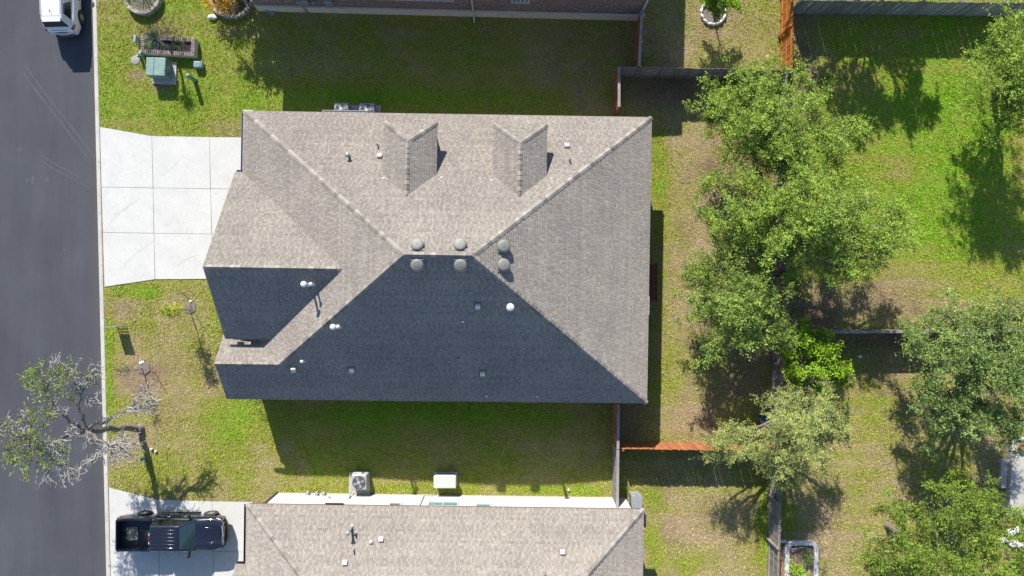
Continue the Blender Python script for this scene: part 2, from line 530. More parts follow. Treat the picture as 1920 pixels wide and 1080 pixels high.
for px, py, r in ((60, 337, .22), (86, 337, .17), (50, 338, .12), (35, 280, .15), (120, 470, .12)):
    c = P(px, py); rr = random.Random(px); b = MB()
    b.v += [Vector((c.x+r*rr.uniform(.6, 1.1)*math.cos(a), c.y+r*1.2*rr.uniform(.6, 1.1)*math.sin(a), -0.0705)) for a in np.linspace(0, 6.0, 14)]; b.f.append(tuple(range(14)))
    b.build('stain', STAIN, road)

# ------------------------------------------------------------------ where grass does not grow
def inpoly(x, y, poly):
    r = np.zeros(len(x), bool); n = len(poly)
    for i in range(n):
        x1, y1 = poly[i][0], poly[i][1]; x2, y2 = poly[(i+1) % n][0], poly[(i+1) % n][1]
        c = ((y1 > y) != (y2 > y)) & (x < (x2-x1)*(y-y1)/(y2-y1+1e-12)+x1)
        r ^= c
    return r
def pxpoly(pts): return [P(*p) for p in pts]
NOGRASS = [pxpoly(DR1[0] + list(reversed(DR1[-1]))), pxpoly(DR2[0] + list(reversed(DR2[-1])))]

# smooth value noise for placing dry and lush patches
_tab = rng.random((256, 256))
def vnoise(x, y, s, o=0):
    x = x/s + 37.3*(o+1); y = y/s + 17.7*(o+1)
    i = np.floor(x).astype(int); j = np.floor(y).astype(int); fx = x-i; fy = y-j
    fx = fx*fx*(3-2*fx); fy = fy*fy*(3-2*fy)
    t = lambda a, b: _tab[a % 256, b % 256]
    return (t(i, j)*(1-fx)+t(i+1, j)*fx)*(1-fy) + (t(i, j+1)*(1-fx)+t(i+1, j+1)*fx)*fy
# (px, py, rx, ry, dry, bare, weight)
PATCH = [
 (300,120,200,150,.33,0,1), (500,190,60,60,.30,0,1), (820,120,330,90,.50,.06,1), (800,185,330,26,.08,0,.9), (1090,120,60,90,.6,.25,.8),(600,190,60,30,.15,0,1),
 (310,700,110,200,.70,.08,1), (232,585,40,32,.95,.25,1), (330,578,40,30,.85,.12,.9), (415,590,22,50,.06,0,1), (262,545,50,14,.15,0,1),
 (270,712,45,34,.9,.5,1), (250,830,40,30,.85,.25,.9), (440,800,60,50,.12,0,1), (395,690,30,40,.75,.05,.8), (330,880,120,40,.40,0,.8), (205,700,9,120,.15,0,.9),
 (780,780,340,28,.12,0,1), (800,845,340,50,.48,.08,1), (620,905,120,14,.55,.0,.8), (760,915,90,9,.2,0,1), (1050,918,90,8,.25,0,1),(1110,830,50,70,.5,.2,.8),
 (1180,790,30,60,.8,.6,.9), (1330,60,140,70,.86,.14,1), (1250,170,70,50,.7,.7,1), (1330,420,90,200,.94,.14,1), (1238,330,18,90,.3,0,.9), (1262,700,20,60,.35,0,.9), (1300,790,60,40,.95,.35,1),
 (1380,640,110,70,.8,.35,.8), (1370,720,60,50,.8,.5,.8), (1340,320,40,40,.8,.5,.9), (1410,320,60,60,.8,.6,.7), (1245,540,15,110,.5,.1,.8),
 (1720,270,240,270,.10,0,1), (1690,320,45,30,.55,.05,.8), (1600,150,80,50,.35,.12,.8), (1790,420,80,90,.15,0,.8), (1740,520,80,40,.30,0,.8), (1620,560,130,36,.9,.55,1), (1700,585,110,20,.95,.6,1), (1520,600,60,30,.9,.8,1), (1510,120,20,120,.7,.5,.9),
 (1650,800,140,230,.84,.10,1), (1640,760,60,60,.66,.12,.8), (1620,830,50,80,.48,0,.6), (1560,960,70,90,.88,.14,.9), (1640,900,90,80,.70,.05,.7), (1700,640,150,20,.7,.75,1), (1660,690,50,50,.6,.4,.8),
 (1310,960,130,110,.90,.12,1), (1225,930,25,20,.25,0,.9), (1225,1010,18,50,.2,0,.9), (1250,880,80,30,.6,.4,.9), (1290,1050,50,30,.35,0,.8), (1430,1000,12,70,.25,0,.8),(1480,980,14,40,.3,0,.8), (1760,965,30,22,.9,.7,1), (1860,880,60,70,.7,.5,.8), (1780,860,80,40,.4,.2,.8), (1840,330,60,100,.15,.0,.8),
 (255,142,14,10,.95,.3,1),(300,165,20,6,.9,.5,1),(300,55,50,30,.7,.4,.8),(215,30,30,30,.5,.05,.6),(425,120,60,30,.5,.05,.6),
]
def lawn_state(x, y):
    px = 960 + x*32.0; py = 540 - y*32.0
    dry = np.full(len(x), 0.55); bare = np.zeros(len(x))
    for cx, cy, rx, ry, d, b_, w in PATCH:
        q = np.exp(-(((px-cx)/rx)**2 + ((py-cy)/ry)**2)**1.3)*w
        dry = dry*(1-q) + d*q; bare = bare*(1-q) + b_*q
    n = vnoise(x, y, 2.6)*0.42 + vnoise(x, y, 0.9, 1)*0.36 + vnoise(x, y, 0.35, 2)*0.22
    mow = np.where(x > 16.5, 0.09, 0.05)*np.sin(y*2*np.pi/1.05 + 0.8*vnoise(x, y, 3.0, 8))
    dry = np.clip(dry + 0.01 + (n-0.5)*0.80 + mow, 0, 1)
    bare = np.clip(bare*1.3 + (vnoise(x, y, 0.7, 3)-0.62)*0.5*(dry > 0.5), 0, 1)
    return dry, bare
C_LUSH = np.array([0.235, 0.440, 0.013]); C_MID = np.array([0.345, 0.380, 0.042]); C_STRAW = np.array([0.53, 0.405, 0.235]); C_SOIL = np.array([0.26, 0.175, 0.115])
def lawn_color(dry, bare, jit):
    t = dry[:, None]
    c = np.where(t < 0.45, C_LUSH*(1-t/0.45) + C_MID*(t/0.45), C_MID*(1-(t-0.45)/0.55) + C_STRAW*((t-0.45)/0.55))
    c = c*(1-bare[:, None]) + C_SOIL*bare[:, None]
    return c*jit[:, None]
# lawn sheet behind the kerb
sx = np.concatenate([np.arange(0, 57, 0.25), [60, 70, 90, 130, 200, 300]])
sy = np.concatenate([[-300, -150, -80, -40, -25], np.arange(-19, 19.01, 0.25), [25, 40, 80, 150, 300]])
GX, GY = np.meshgrid(sx, sy)
LX = GX + (-24.21 - 0.0241*np.clip(GY, -60, 60)) + KW + 0.004; LY = GY
LZ = np.where(GX > 0.3, (vnoise(LX.ravel(), LY.ravel(), 1.1, 5).reshape(LX.shape)-0.5)*0.03 - 0.018, -0.018)
V = np.stack([LX.ravel(), LY.ravel(), LZ.ravel()], 1)
nx = len(sx)
jj, ii = np.meshgrid(np.arange(len(sy)-1), np.arange(nx-1), indexing='ij')
a = (jj*nx+ii).ravel()
Fq = np.stack([a, a+1, a+nx+1, a+nx], 1)
d_, b_ = lawn_state(V[:, 0], V[:, 1])
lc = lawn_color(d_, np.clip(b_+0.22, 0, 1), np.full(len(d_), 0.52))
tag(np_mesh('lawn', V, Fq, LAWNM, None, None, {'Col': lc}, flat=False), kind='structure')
# ------------------------------------------------------------------ roofs
def shingles(p0, p1, poly, parent, seed, expo=0.135):
    """courses of laminated tabs laid over one convex roof slope; p0->p1 is the eave"""
    rr = random.Random(seed)
    u = (p1-p0).normalized()
    top = max(poly, key=lambda p: p.z)
    n = u.cross(top-p0).normalized()
    if n.z < 0: n = -n
    v = n.cross(u)
    if v.z < 0: v = -v
    pts = [((p-p0).dot(u), (p-p0).dot(v)) for p in poly]
    vmax = max(q[1] for q in pts); vmin = min(q[1] for q in pts)
    def span(t):
        xs = []
        for i in range(len(pts)):
            (a, b), (c, d) = pts[i], pts[(i+1) % len(pts)]
            if abs(d-b) < 2e-3:
                if abs(b-t) < 3e-3: xs += [a, c]
            elif min(b, d)-1e-6 <= t <= max(b, d)+1e-6: xs.append(a+(c-a)*min(1, max(0, (t-b)/(d-b))))
        return (min(xs), max(xs)) if xs else None
    V, Fc, tone = [], [], []
    k = 0; t = max(vmin, 0.0)
    while t < vmax-0.01:
        t1 = min(t+expo, vmax-1e-5)
        s0, s1 = span(t+1e-6), span(t1)
        if s0 and s1:
            x = min(s0[0], s1[0]) - rr.uniform(0, .2); end = max(s0[1], s1[1])
            big = rr.random() < 0.5; ct = rr.uniform(-.12, .12)
            while x < end:
                w = rr.choice((0.09, 0.11, 0.14, 0.18, 0.22)) if big else rr.choice((0.07, 0.09, 0.12))
                a0, b0 = max(x, s0[0]), min(x+w, s0[1]); a1, b1 = max(x, s1[0]), min(x+w, s1[1])
                if b0 > a0 or b1 > a1:
                    if b0 < a0: a0 = b0 = max(min((a0+b0)/2, s0[1]), s0[0])
                    if b1 < a1: a1 = b1 = max(min((a1+b1)/2, s1[1]), s1[0])
                    h = 0.019 if big else 0.011
                    i = len(V)
                    V += [p0+u*a0+v*t+n*h, p0+u*b0+v*t+n*h, p0+u*b1+v*t1+n*0.002, p0+u*a1+v*t1+n*0.002,
                          p0+u*a0+v*t-n*0.002, p0+u*b0+v*t-n*0.002]
                    Fc += [(i, i+1, i+2, i+3), (i+4, i+5, i+1, i)]
                    tn = (0.30 if big else 0.72) + rr.uniform(-.22, .22) + ct
                    tone += [tn]*6
                x += w; big = not big if rr.random() < 0.8 else big
        t += expo; k += 1
    V = np.array([tuple(p) for p in V]); Fc = np.array(Fc)
    if u.cross(v).dot(n) < 0: Fc = Fc[:, ::-1]
    o = np_mesh('shingles', V, Fc, SHING, parent, {'tone': np.array(tone)})
    o['kind'] = 'stuff'
    return o
def slope(p0, p1, poly, house, seed, thick=0.16):
    deck = MB()
    nrm = (poly[1]-poly[0]).cross(poly[2]-poly[0])
    pl = list(poly) if nrm.z > 0 else list(reversed(poly))
    deck.slab([p - Vector((0, 0, 0.012)) for p in pl], thick)
    d = deck.build('roof_slope', SOFF, house)
    shingles(p0, p1, poly, d, seed)
    return d
def caps(a, b, n1, n2, house, step=0.27, half=0.15, lim=None):
    """bent cap shingles laid in a row along a hip or ridge from a (low) to b (high)"""
    d = (b-a); L = d.length; x = d/L
    w1 = n1.cross(x); w2 = n2.cross(x)
    if w1.z > 0: w1 = -w1
    if w2.z > 0: w2 = -w2
    if w1.dot(w2) > 0.9999: return
    up = (n1+n2).normalized()
    m = MB(); ln = step*1.12
    lo, hi = 0.045, 0.022
    pts = []
    for s, e in ((0.0, lo), (ln, hi)):
        c = x*s + up*e
        pts.append([c+w1*half-n1*0.012+n1*0.006, c, c+w2*half-n2*0.012+n2*0.006])
    (A0, A1, A2), (B0, B1, B2) = pts
    m.quad(A0, A1, B1, B0); m.quad(A1, A2, B2, B1)
    t = -up*0.02
    m.quad(A0+t, A1+t, A1, A0); m.quad(A1+t, A2+t, A2, A1)
    m.quad(A0+t, A0, B0, B0+t); m.quad(A2, A2+t, B2+t, B2)
    me = m.mesh('ridge_cap', CAPM)
    k = int(L/step)
    for i in range(k):
        p = a + x*(i*step)
        if lim and not lim(p): continue
        inst('ridge_cap', me, house, p)
def nrm3(a, b, c):
    n = (b-a).cross(c-a).normalized()
    return n if n.z > 0 else -n

def pipe_vent(house, p, r, h, m, cap=0.0, two=False):
    b = MB(); b.tube([p-Vector((0, 0, .05)), p+Vector((0, 0, h))], r, 10)
    o = b.build('vent_pipe', m, house, smooth=40)
    if cap:
        c = MB(); c.lathe(p+Vector((0, 0, h)), [(cap*.5, -.06), (cap, -.03), (cap, 0.01), (cap*.6, .06), (.01, .075)], 14)
        c.build('vent_cap', m, o, smooth=50)
    f = MB(); f.lathe(p, [(r*2.2, -0.03), (r*1.5, .03), (r*1.1, .06)], 10); f.build('flashing', STEELG if m is not PVC else PVC, o, smooth=50)
    return o
def box_vent(house, p, n, s=0.24, m=None):
    z = n; x = Vector((1, 0, 0)); x = (x - z*x.dot(z)).normalized(); y = z.cross(x)
    M = Matrix((x, y, z)).transposed()
    b = MB(); b.box(p+n*0.075, (s, s*1.05, 0.15), m=M)
    o = b.build('box_vent', m or TRIMW, house, bevel=0.02)
    MB().box(p+n*0.008+y*0.03, (s*1.7, s*1.8, 0.016), m=M).build('flashing', SOFF, o)
    return o
def dome_vent(house, p, n):
    z = (n + Vector((0, 0, 1.2))).normalized()
    x = Vector((1, 0, 0)); x = (x - z*x.dot(z)).normalized(); y = z.cross(x); M = Matrix((x, y, z)).transposed()
    prof = [(0.18, 0.04), (0.18, 0.12), (0.29, 0.13), (0.305, 0.16), (0.30, 0.195), (0.268, 0.232), (0.20, 0.255), (0.11, 0.265), (0.045, 0.267), (0.04, 0.28), (0.005, 0.282)]
    o = MB().lathe(p, prof, 28, m=M).build('roof_vent', VENTG, house, smooth=60)
    zz = n; xx = Vector((1, 0, 0)); xx = (xx - zz*xx.dot(zz)).normalized(); yy = zz.cross(xx)
    MB().box(p+n*0.03, (0.62, 0.62, 0.05), m=Matrix((xx, yy, zz)).transposed()).build('flashing', VENTG, o, bevel=0.01)
    return o
def window(house, c, w, h, n, frame, glass, divs=1, depth=0.06):
    """window in a wall: c centre on the wall face, n outward normal (horizontal)"""
    n = Vector(n).normalized(); t = Vector((-n.y, n.x, 0)); c = Vector(c)
    M = Matrix((t, n, Vector((0, 0, 1)))).transposed()
    f = MB()
    f.box(c+n*depth/2+Vector((0, 0, h/2)), (w+.1, depth, .07), m=M).box(c+n*depth/2-Vector((0, 0, h/2)), (w+.1, depth+.05, .07), m=M)
    for s in (-1, 1): f.box(c+n*depth/2+t*s*w/2, (.07, depth, h-.07), m=M)
    for k in range(1, divs): f.box(c+n*depth/2+t*(k/divs-.5)*w, (.045, depth*.8, h-.07), m=M)
    f.box(c+n*depth*.4, (w-.07, depth*.6, .045), m=M)
    o = f.build('window', frame, house)
    MB().box(c+n*0.012, (w-.06, .014, h-.06), m=M).build('pane', glass, o)
    return o

HE = 3.4
# ---- the main house
A = P(457, 208, HE); B = P(1222, 220, HE); C = P(1213, 756, HE); D = P(425, 748, HE)
R1 = P(757, 477, 9.17)
PS = plane3(D, C, R1)
R2 = on_plane(885, 479, PS)
PN = plane3(A, B, R1)
EX = (B-A).normalized()                   # house axis, towards the back garden
EY = Vector((0, 0, 1)).cross(EX)          # towards the north side
PW = plane3(A, A-EY, R1)
PE = plane3(B, C, R2)
# virtual south-west corner where the west and south slopes meet at eave height
def meet(pl1, pl2, z):
    (p, n), (q, m) = pl1, pl2
    a1, b1, c1 = n.x, n.y, n.dot(p)-n.z*z; a2, b2, c2 = m.x, m.y, m.dot(q)-m.z*z
    det = a1*b2-a2*b1
    return Vector(((c1*b2-c2*b1)/det, (a1*c2-a2*c1)/det, z))
M_ = meet(PW, PS, HE)
G2 = on_plane(402, 682, PS)
K_ = meet(PW, PS, G2.z)
hc = (A+B+C+D)/4
main_house = empty('house', (hc.x, hc.y, 0), 'large central house with hipped taupe shingle roof, two dormers and round roof vents', 'house')
H = main_house
slope(A, B, [A, B, R2, R1], H, 1)
slope(B, C, [B, C, R2], H, 2)
slope(M_, C, [M_, C, R2, R1], H, 3)
slope(D, M_, [D, M_, K_, G2], H, 4)
slope(A, M_, [A, M_, R1], H, 5)
# porch gable, north slope
d1 = EY*1.62 - Vector((0, 0, 1.62*0.74))
slope(G2+d1, K_+d1, [G2+d1, K_+d1, K_, G2], H, 6)
# garage gable
J = P(441, 322, HE); Q = P(380, 500, 7.25); T = P(422, 635, 4.7)
LG = 7.15
QE = Q+EX*LG
slope(J, J+EX*LG, [J, J+EX*LG, QE, Q], H, 7)
slope(T, T+EX*LG, [T, T+EX*LG, QE, Q], H, 8)
PG1 = plane3(J, J+EX, Q); PG2 = plane3(T, T+EX, Q)
# dormers
def dormer(house, pe0, pe1, pk, pb, ps, seed):
    """hipped dormer on the north slope: front eave corners, front peak, back end of ridge (pixels), side valley end"""
    v = on_plane(*ps, PN); he = v.z
    e0 = P(*pe0, he); e1 = P(*pe1, he); e1 = e0 + EX*(e1-e0).dot(EX)
    b = on_plane(*pb, PN); hk = b.z
    k = P(*pk, hk); mid = (e0+e1)/2
    k = mid + EY*((k-mid).dot(EY)); k.z = hk
    bb = k + EY*((b-k).dot(EY)) - EY*0.25
    back0 = e0 + EY*((v-e0).dot(EY)-0.25); back1 = e1 + EY*((v-e1).dot(EY)-0.25)
    dm = MB(); 
    ins = 0.22
    w0, w1 = e0+EX*ins-EY*ins, e1-EX*ins-EY*ins
    dm.prism([w0, w1, w1-EY*2.6, w0-EY*2.6], PN[0].z+0.3, he-0.05)
    dd = dm.build('dormer', CREAM, house)
    cw = (w0+w1)/2; cw.z = he-0.75
    f = MB()
    Mx = Matrix((EX, EY, Vector((0, 0, 1)))).transposed()
    f.box(cw+EY*0.03, (1.1, .06, .8), m=Mx); fo = f.build('dormer_window', TRIMW, dd)
    for poly, pp in (([e0, e1, k], (e0, e1)), ([e0, k, bb, back0], (back0, e0)), ([e1, back1, bb, k], (e1, back1))):
        nn = nrm3(poly[0], poly[1], poly[2])
        pl = poly if (poly[1]-poly[0]).cross(poly[2]-poly[0]).z > 0 else list(reversed(poly))
        dk = MB().slab([p-Vector((0, 0, .012)) for p in pl], 0.13).build('dormer_roof', SOFF, house)
        shingles(pp[0], pp[1], poly, dk, seed); seed += 1
    n0, n1, nf = nrm3(e0, k, bb), nrm3(e1, k, bb), nrm3(e0, e1, k)
    caps(e0, k, n0, nf, house, 0.22, 0.13); caps(e1, k, n1, nf, house, 0.22, 0.13); caps(bb+EY*0.3, k, n0, n1, house, 0.25, 0.14)
dormer(H, (720, 228), (820, 232), (767, 265), (765, 367), (820, 327), 20)
dormer(H, (926, 232), (1026, 236), (973, 268), (977, 369), (1026, 330), 30)
# cap shingles
caps(A, R1, PN[1], PW[1], H); caps(B, R2, PN[1], PE[1], H); caps(C, R2, PS[1], PE[1], H); caps(K_, R1, PS[1], PW[1], H)
caps(R2, R1, PN[1], PS[1], H); caps(QE-EX*0.75, Q, PG1[1], PG2[1], H)
caps(K_, G2, PS[1], nrm3(G2, K_, K_+d1), H)
# walls under the roofs
I = 0.42
wb = MB()
a0 = A+EX*I-EY*I; b0 = B-EX*I-EY*I; c0 = C-EX*I+EY*I; m0 = M_+EX*I+EY*I
wb.prism([a0, b0, c0, m0], -0.1, HE-0.13)
wall = wb.build('wall', BRICK, H)
j0 = J+EX*I-EY*I; t0 = T+EX*I+EY*0.3
MB().prism([j0, j0+EX*4, t0+EX*4, t0], -0.1, HE-0.13).build('garage_wall', CREAM, H)
gw = MB()
q0 = Q+EX*I
for off in (0, 1): pass
tri = [Vector((j0.x, j0.y, HE-.13)), Vector((q0.x, q0.y, Q.z-.3)), Vector((t0.x, t0.y, T.z-.25)), Vector((t0.x, t0.y, HE-.13))]
n_ = len(gw.v); gw.v += tri + [p+EX*4.2 for p in tri]
gw.f += [(0, 1, 2, 3), (7, 6, 5, 4), (1, 0, 4, 5), (2, 1, 5, 6), (3, 2, 6, 7), (0, 3, 7, 4)]
gw.build('gable_wall', CREAM, H)
g0 = G2+EX*0.35; dd0 = D+EX*0.35+EY*I
pw = MB(); e0_ = d1*0.85
tri = [Vector((dd0.x, dd0.y, HE-.13)), Vector((g0.x, g0.y, G2.z-.25)), Vector((g0.x, g0.y, G2.z-.25))+e0_, Vector(((g0+e0_).x, (g0+e0_).y, HE-.35))]
pw.v += tri + [p+EX*1.2 for p in tri]
pw.f += [(0, 1, 2, 3), (7, 6, 5, 4), (1, 0, 4, 5), (2, 1, 5, 6), (3, 2, 6, 7), (0, 3, 7, 4)]
pw.build('porch_gable', CREAM, H)
MB().prism([dd0, dd0+EX*1.2, dd0+EX*1.2+EY*4.4, dd0+EY*4.4], -0.1, HE-.36).build('porch_wall', BRICK, H)
# garage door, front door, windows
gd = (j0+t0)/2; Mx = Matrix((EY, EX, Vector((0, 0, 1)))).transposed()
gdo = MB().box(Vector((gd.x, gd.y, 1.15))-EX*.03, (4.9, .08, 2.3), m=Mx).build('garage_door', TRIMW, H)
for r in range(4):
    MB().box(Vector((gd.x, gd.y, .32+r*.55))-EX*.075, (4.7, .02, .48), m=Mx).build('door_panel', TRIMW, gdo, bevel=.01)
for fx in (0.28, 0.5, 0.72):
    window(H, a0.lerp(b0, fx)+Vector((0, 0, 1.6-HE)), 1.0, 1.4, EY, TRIMW, GLASS)
for fx in (0.25, 0.45, 0.62, 0.8):
    window(H, m0.lerp(c0, fx)+Vector((0, 0, 1.6-HE)), 1.0, 1.4, -EY, TRIMW, GLASS)
for fy in (0.2, 0.75):
    window(H, b0.lerp(c0, fy)+Vector((0, 0, 1.5-HE)), 1.5, 1.5, EX, TRIMW, GLASS, 2)
MB().box(b0.lerp(c0, 0.5)+Vector((0, 0, 1.05-HE))+EX*.03, (.08, 1.8, 2.1)).build('patio_door', GLASS, H)
# gutters and drip edges
def gutter(house, a, b, out, m):
    o = MB(); a = a-Vector((0, 0, .075)); b = b-Vector((0, 0, .075))
    o.bar(a+out*.055, b+out*.055, .10, .015).bar(a+out*.105+Vector((0, 0, .05)), b+out*.105+Vector((0, 0, .05)), .012, .11).bar(a+out*.008+Vector((0, 0, .045)), b+out*.008+Vector((0, 0, .045)), .012, .09)
    return o.build('gutter', m, house)
gutter(H, A-EY*.02, A-EY*3.35, -EX, STEELG)
gutter(H, A+EX*4.2, A+EX*6.7, EY, TRIMW)
gutter(H, J+EX*.05-EY*.02, J+EX*.62-EY*.02, EY, DARKM)
MB().bar(A-EX*.05+EY*.02, A+EX*.5+EY*.02, .05, .06).build('drip_edge', TRIMW, H)
MB().bar(B-EY*9.6-Vector((0, 0, .05))+EX*.015, B-EY*10.6-Vector((0, 0, .05))+EX*.015, .03, .06).build('drip_edge', TRIMW, H)
# roof fittings
for px, py, pl in ((783,460,PN), (863,460,PN), (783,496,PS), (864,496,PS), (943,462,PE), (943,497,PE)):
    dome_vent(H, on_plane(px, py, pl), pl[1])
for px, py, pl in ((712,294,PN), (1063,275,PN), (896,573,PS), (905,699,PS), (660,693,PS), (551,692,PS)):
    box_vent(H, on_plane(px, py, pl), pl[1], 0.24)
def pv(px, py, pl, r, h, m, cap=0.0): return pipe_vent(H, on_plane(px, py, pl), r, h, m, cap)
pv(655, 293, PN, .06, .42, STEELG, .13); pv(709, 273, PN, .035, .35, DARKM); pv(1068, 301, PN, .035, .35, DARKM)
pv(578, 533, PG2, .06, .75, PVC, .15); pv(588, 533, PG2, .05, .5, PVC, .1)
pv(630, 612, PS, .06, .6, PVC, .15); pv(637, 612, PS, .05, .4, PVC, .11)
pv(957, 575, PS, .075, .9, PVC, .18); pv(868, 603, PS, .035, .25, STEELG); pv(860, 671, PS, .045, .2, DARKM)
pv(569, 677, PS, .05, .3, PVC, .09); pv(702, 741, PS, .03, .2, STEELG); pv(912, 742, PS, .04, .15, PVC, .055); pv(1007, 743, PS, .04, .15, PVC, .055)
# little white valley flashings beside the dormers
for px, py in ((716, 334), (826, 332), (921, 337), (1031, 335)):
    p = on_plane(px, py, PN); MB().tri(p+PN[1]*.03, p+PN[1]*.03+EX*.14, p+PN[1]*.03+EX*.03-EY*.08+Vector((0, 0, .06))).build('flashing', TRIMW, H)
# shrubs side bracket below the garage eave
bk = T+EX*.55-Vector((0, 0, .25)); MB().box(bk, (.35, .12, .18)).build('bracket', CREAM, H)

# ---- the south house
A2 = P(462, 945, HE); B2 = P(1207, 955, HE)
EX2 = (B2-A2).normalized(); EY2 = Vector((0, 0, 1)).cross(EX2)
def rel(v, ex, ey): return ex*v.dot(EX) + ey*v.dot(EY) + Vector((0, 0, v.z))
S1 = A2 + rel(R1-A, EX2, EY2); S2 = B2 + rel(R2-B, EX2, EY2); S2.z = S1.z
C2 = B2 - EY2*15.4; M2 = A2 - EY2*15.4
hc = (A2+C2)/2
south_house = empty('house', (hc.x, hc.y, 0), 'house at the bottom edge with white wall and taupe shingle roof', 'house')
H = south_house
slope(A2, B2, [A2, B2, S2, S1], H, 41); slope(B2, C2, [B2, C2, S2], H, 42); slope(A2, M2, [A2, M2, S1], H, 43)
slope(M2, C2, [M2, C2, S2, S1], H, 44)
J2 = P(441, 1057, HE); Q2 = J2 + rel(Q-J, EX2, EY2); T2 = J2 + rel(T-J, EX2, EY2)
slope(J2, J2+EX2*LG, [J2, J2+EX2*LG, Q2+EX2*LG, Q2], H, 45); slope(T2, T2+EX2*LG, [T2, T2+EX2*LG, Q2+EX2*LG, Q2], H, 46)
PN2 = plane3(A2, B2, S1); PW2 = plane3(A2, M2, S1); PE2 = plane3(B2, C2, S2)
inframe = lambda p: -p.y*F/(CH-p.z) < 560
caps(A2, S1, PN2[1], PW2[1], H, lim=inframe); caps(B2, S2, PN2[1], PE2[1], H, lim=inframe)
a0 = A2+EX2*I-EY2*I; b0 = B2-EX2*I-EY2*I; c0 = C2-EX2*I+EY2*I; m0 = M2+EX2*I+EY2*I
MB().prism([a0, b0, c0, m0], -0.1, HE-.13).build('wall', WHITEW, H)
MB().prism([a0+EY2*.02-EX2*.02, b0+EY2*.02+EX2*.02, b0-EY2*.3, a0-EY2*.3], -0.1, 0.16).build('foundation', m_concrete('foundation_concrete', (.58, .52, .42)), H)
j0 = J2+EX2*I-EY2*I; t0 = T2+EX2*I+EY2*.3
MB().prism([j0, j0+EX2*4, t0+EX2*4, t0], -0.1, HE-.13).build('garage_wall', WHITEW, H)
def wallpt(px, h):      # point on the white north wall at pixel column px
    x = (px-960)/F*(CH-h); t = (x-a0.x)/(b0.x-a0.x); p = a0.lerp(b0, t); p.z = h; return p
for px, w, hh, g_ in ((740, .62, .9, GLASS), (830, 1.65, 1.45, TEAL), (906, .8, 1.15, TEAL)):
    window(H, wallpt(px, 2.0 if w > 1 else 2.1), w, hh, EY2, TRIMW, g_, 2 if w > 1 else 1)
gutter(H, A2-EY2*.02, A2-EY2*3.3, -EX2, DARKM); gutter(H, J2+EX2*.05, J2+EX2*.6, EY2, DARKM); gutter(H, A2+EX2*4.2, A2+EX2*5.2, EY2, SOFF)
ds = MB(); p = wallpt(520, .05); ds.bar(p+EY2*.06, p+EY2*.06+Vector((0, 0, 3.2)), .07, .09, up=EY2); ds.build('downspout', DARKM, H)
# pipes, hose bib and meter on the white wall
for px, h in ((577, .35), (594, .45), (607, .4)):
    p = wallpt(px, h); mm = MB(); mm.box(p+EY2*.12, (.16, .24, .2)).bar(p+EY2*.1-Vector((0, 0, h)), p+EY2*.1, .04, .04, up=EY2)
    mm.build('utility_meter', STEELG, H, bevel=.02)
p = wallpt(795, .3); MB().tube([p+EY2*.05+Vector((0, 0, 2.6)), p+EY2*.05, p+EY2*.05+EX2*.5, p+EY2*.3+EX2*.6], .028, 6).build('conduit', STEELG, H)
p = wallpt(657, .6); MB().tube([p+EY2*.05+Vector((0, 0, .4)), p+EY2*.08, p+EY2*.35-Vector((0, 0, .3))], .04, 6).build('refrigerant_line', STEELG, H)
p = wallpt(617, .9); MB().lathe(p+EY2*.05, [(.08, -.05), (.09, 0), (.05, .06)], 10).build('hose_bib', STEELG, H)
p = A2 + EX2*.45 + EY2*.1; p.z = 2.6
def pv2(px, py, r, h, m, cap=0.0): return pipe_vent(H, on_plane(px, py, PN2), r, h, m, cap)
pv2(660, 988, .07, .95, STEELG, .12); pv2(668, 1000, .05, .3, DARKM); pv2(664, 1029, .04, .35, STEELG); pv2(1021, 1072, .035, .35, STEELG)
for px, py, s in ((715, 1012, .24), (696, 1017, .16), (647, 1056, .24), (1055, 1036, .24)):
    box_vent(H, on_plane(px, py, PN2), PN2[1], s)

# ---- the north house: only its south wall reaches into the picture
NE_ = 4.55
n0 = Vector((-14.75, 16.28, 0)); n1 = Vector((7.55, 15.72, 0))
EX3 = (n1-n0).normalized(); EY3 = Vector((0, 0, 1)).cross(EX3)
hc = (n0+n1)/2+EY3*7
north_house = empty('house', (hc.x, hc.y, 0), 'brown brick house at the top edge with cream stone base', 'house')
H = north_house
MB().prism([n0, n1, n1+EY3*14, n0+EY3*14], 0.8, NE_-.13).build('wall', BRICK, H)
MB().prism([n0-EY3*.07-EX3*.07, n1-EY3*.07+EX3*.07, n1+EY3*14, n0+EY3*14], -0.1, 0.80).build('stone_base', CREAM, H)
sl = MB(); sl.bar(n0-EY3*.09+Vector((0, 0, .83)), n1-EY3*.09+Vector((0, 0, .83)), .12, .06); sl.build('stone_sill', CREAM, H)
e = [n0-EX3*.5-EY3*.28, n1+EX3*.55-EY3*.28, n1+EX3*.55+EY3*14.4, n0-EX3*.5+EY3*14.4]
for q in e: q.z = NE_
rz = NE_+5.6
r1 = e[0].lerp(e[3], .5)+EX3*9.3; r2 = e[1].lerp(e[2], .5)-EX3*9.3; r1.z = r2.z = rz
slope(e[0], e[1], [e[0], e[1], r2, r1], H, 61); slope(e[1], e[2], [e[1], e[2], r2], H, 62); slope(e[0], e[3], [e[0], e[3], r1], H, 63); slope(e[3], e[2], [e[3], e[2], r2, r1], H, 64)
def nwall(px, h): 
    x = (px-960)/F*(CH-h); t = (x-n0.x)/(n1.x-n0.x); p = n0.lerp(n1, t); p.z = h; return p
for px in (722, 758, 795, 832, 976):
    window(H, nwall(px, 2.75), .92, 1.35, -EY3, TRIMW, TEAL, 4)
for px in (889, 1196):
    a = nwall(px, .12)
    b = MB(); b.bar(a-EY3*.13, a-EY3*.13+Vector((0, 0, NE_-.3)), .09, .07, up=EY3).bar(a-EY3*.1, a-EY3*.45-Vector((0, 0, .05)), .09, .07)
    b.build('downspout', TRIMW, H)
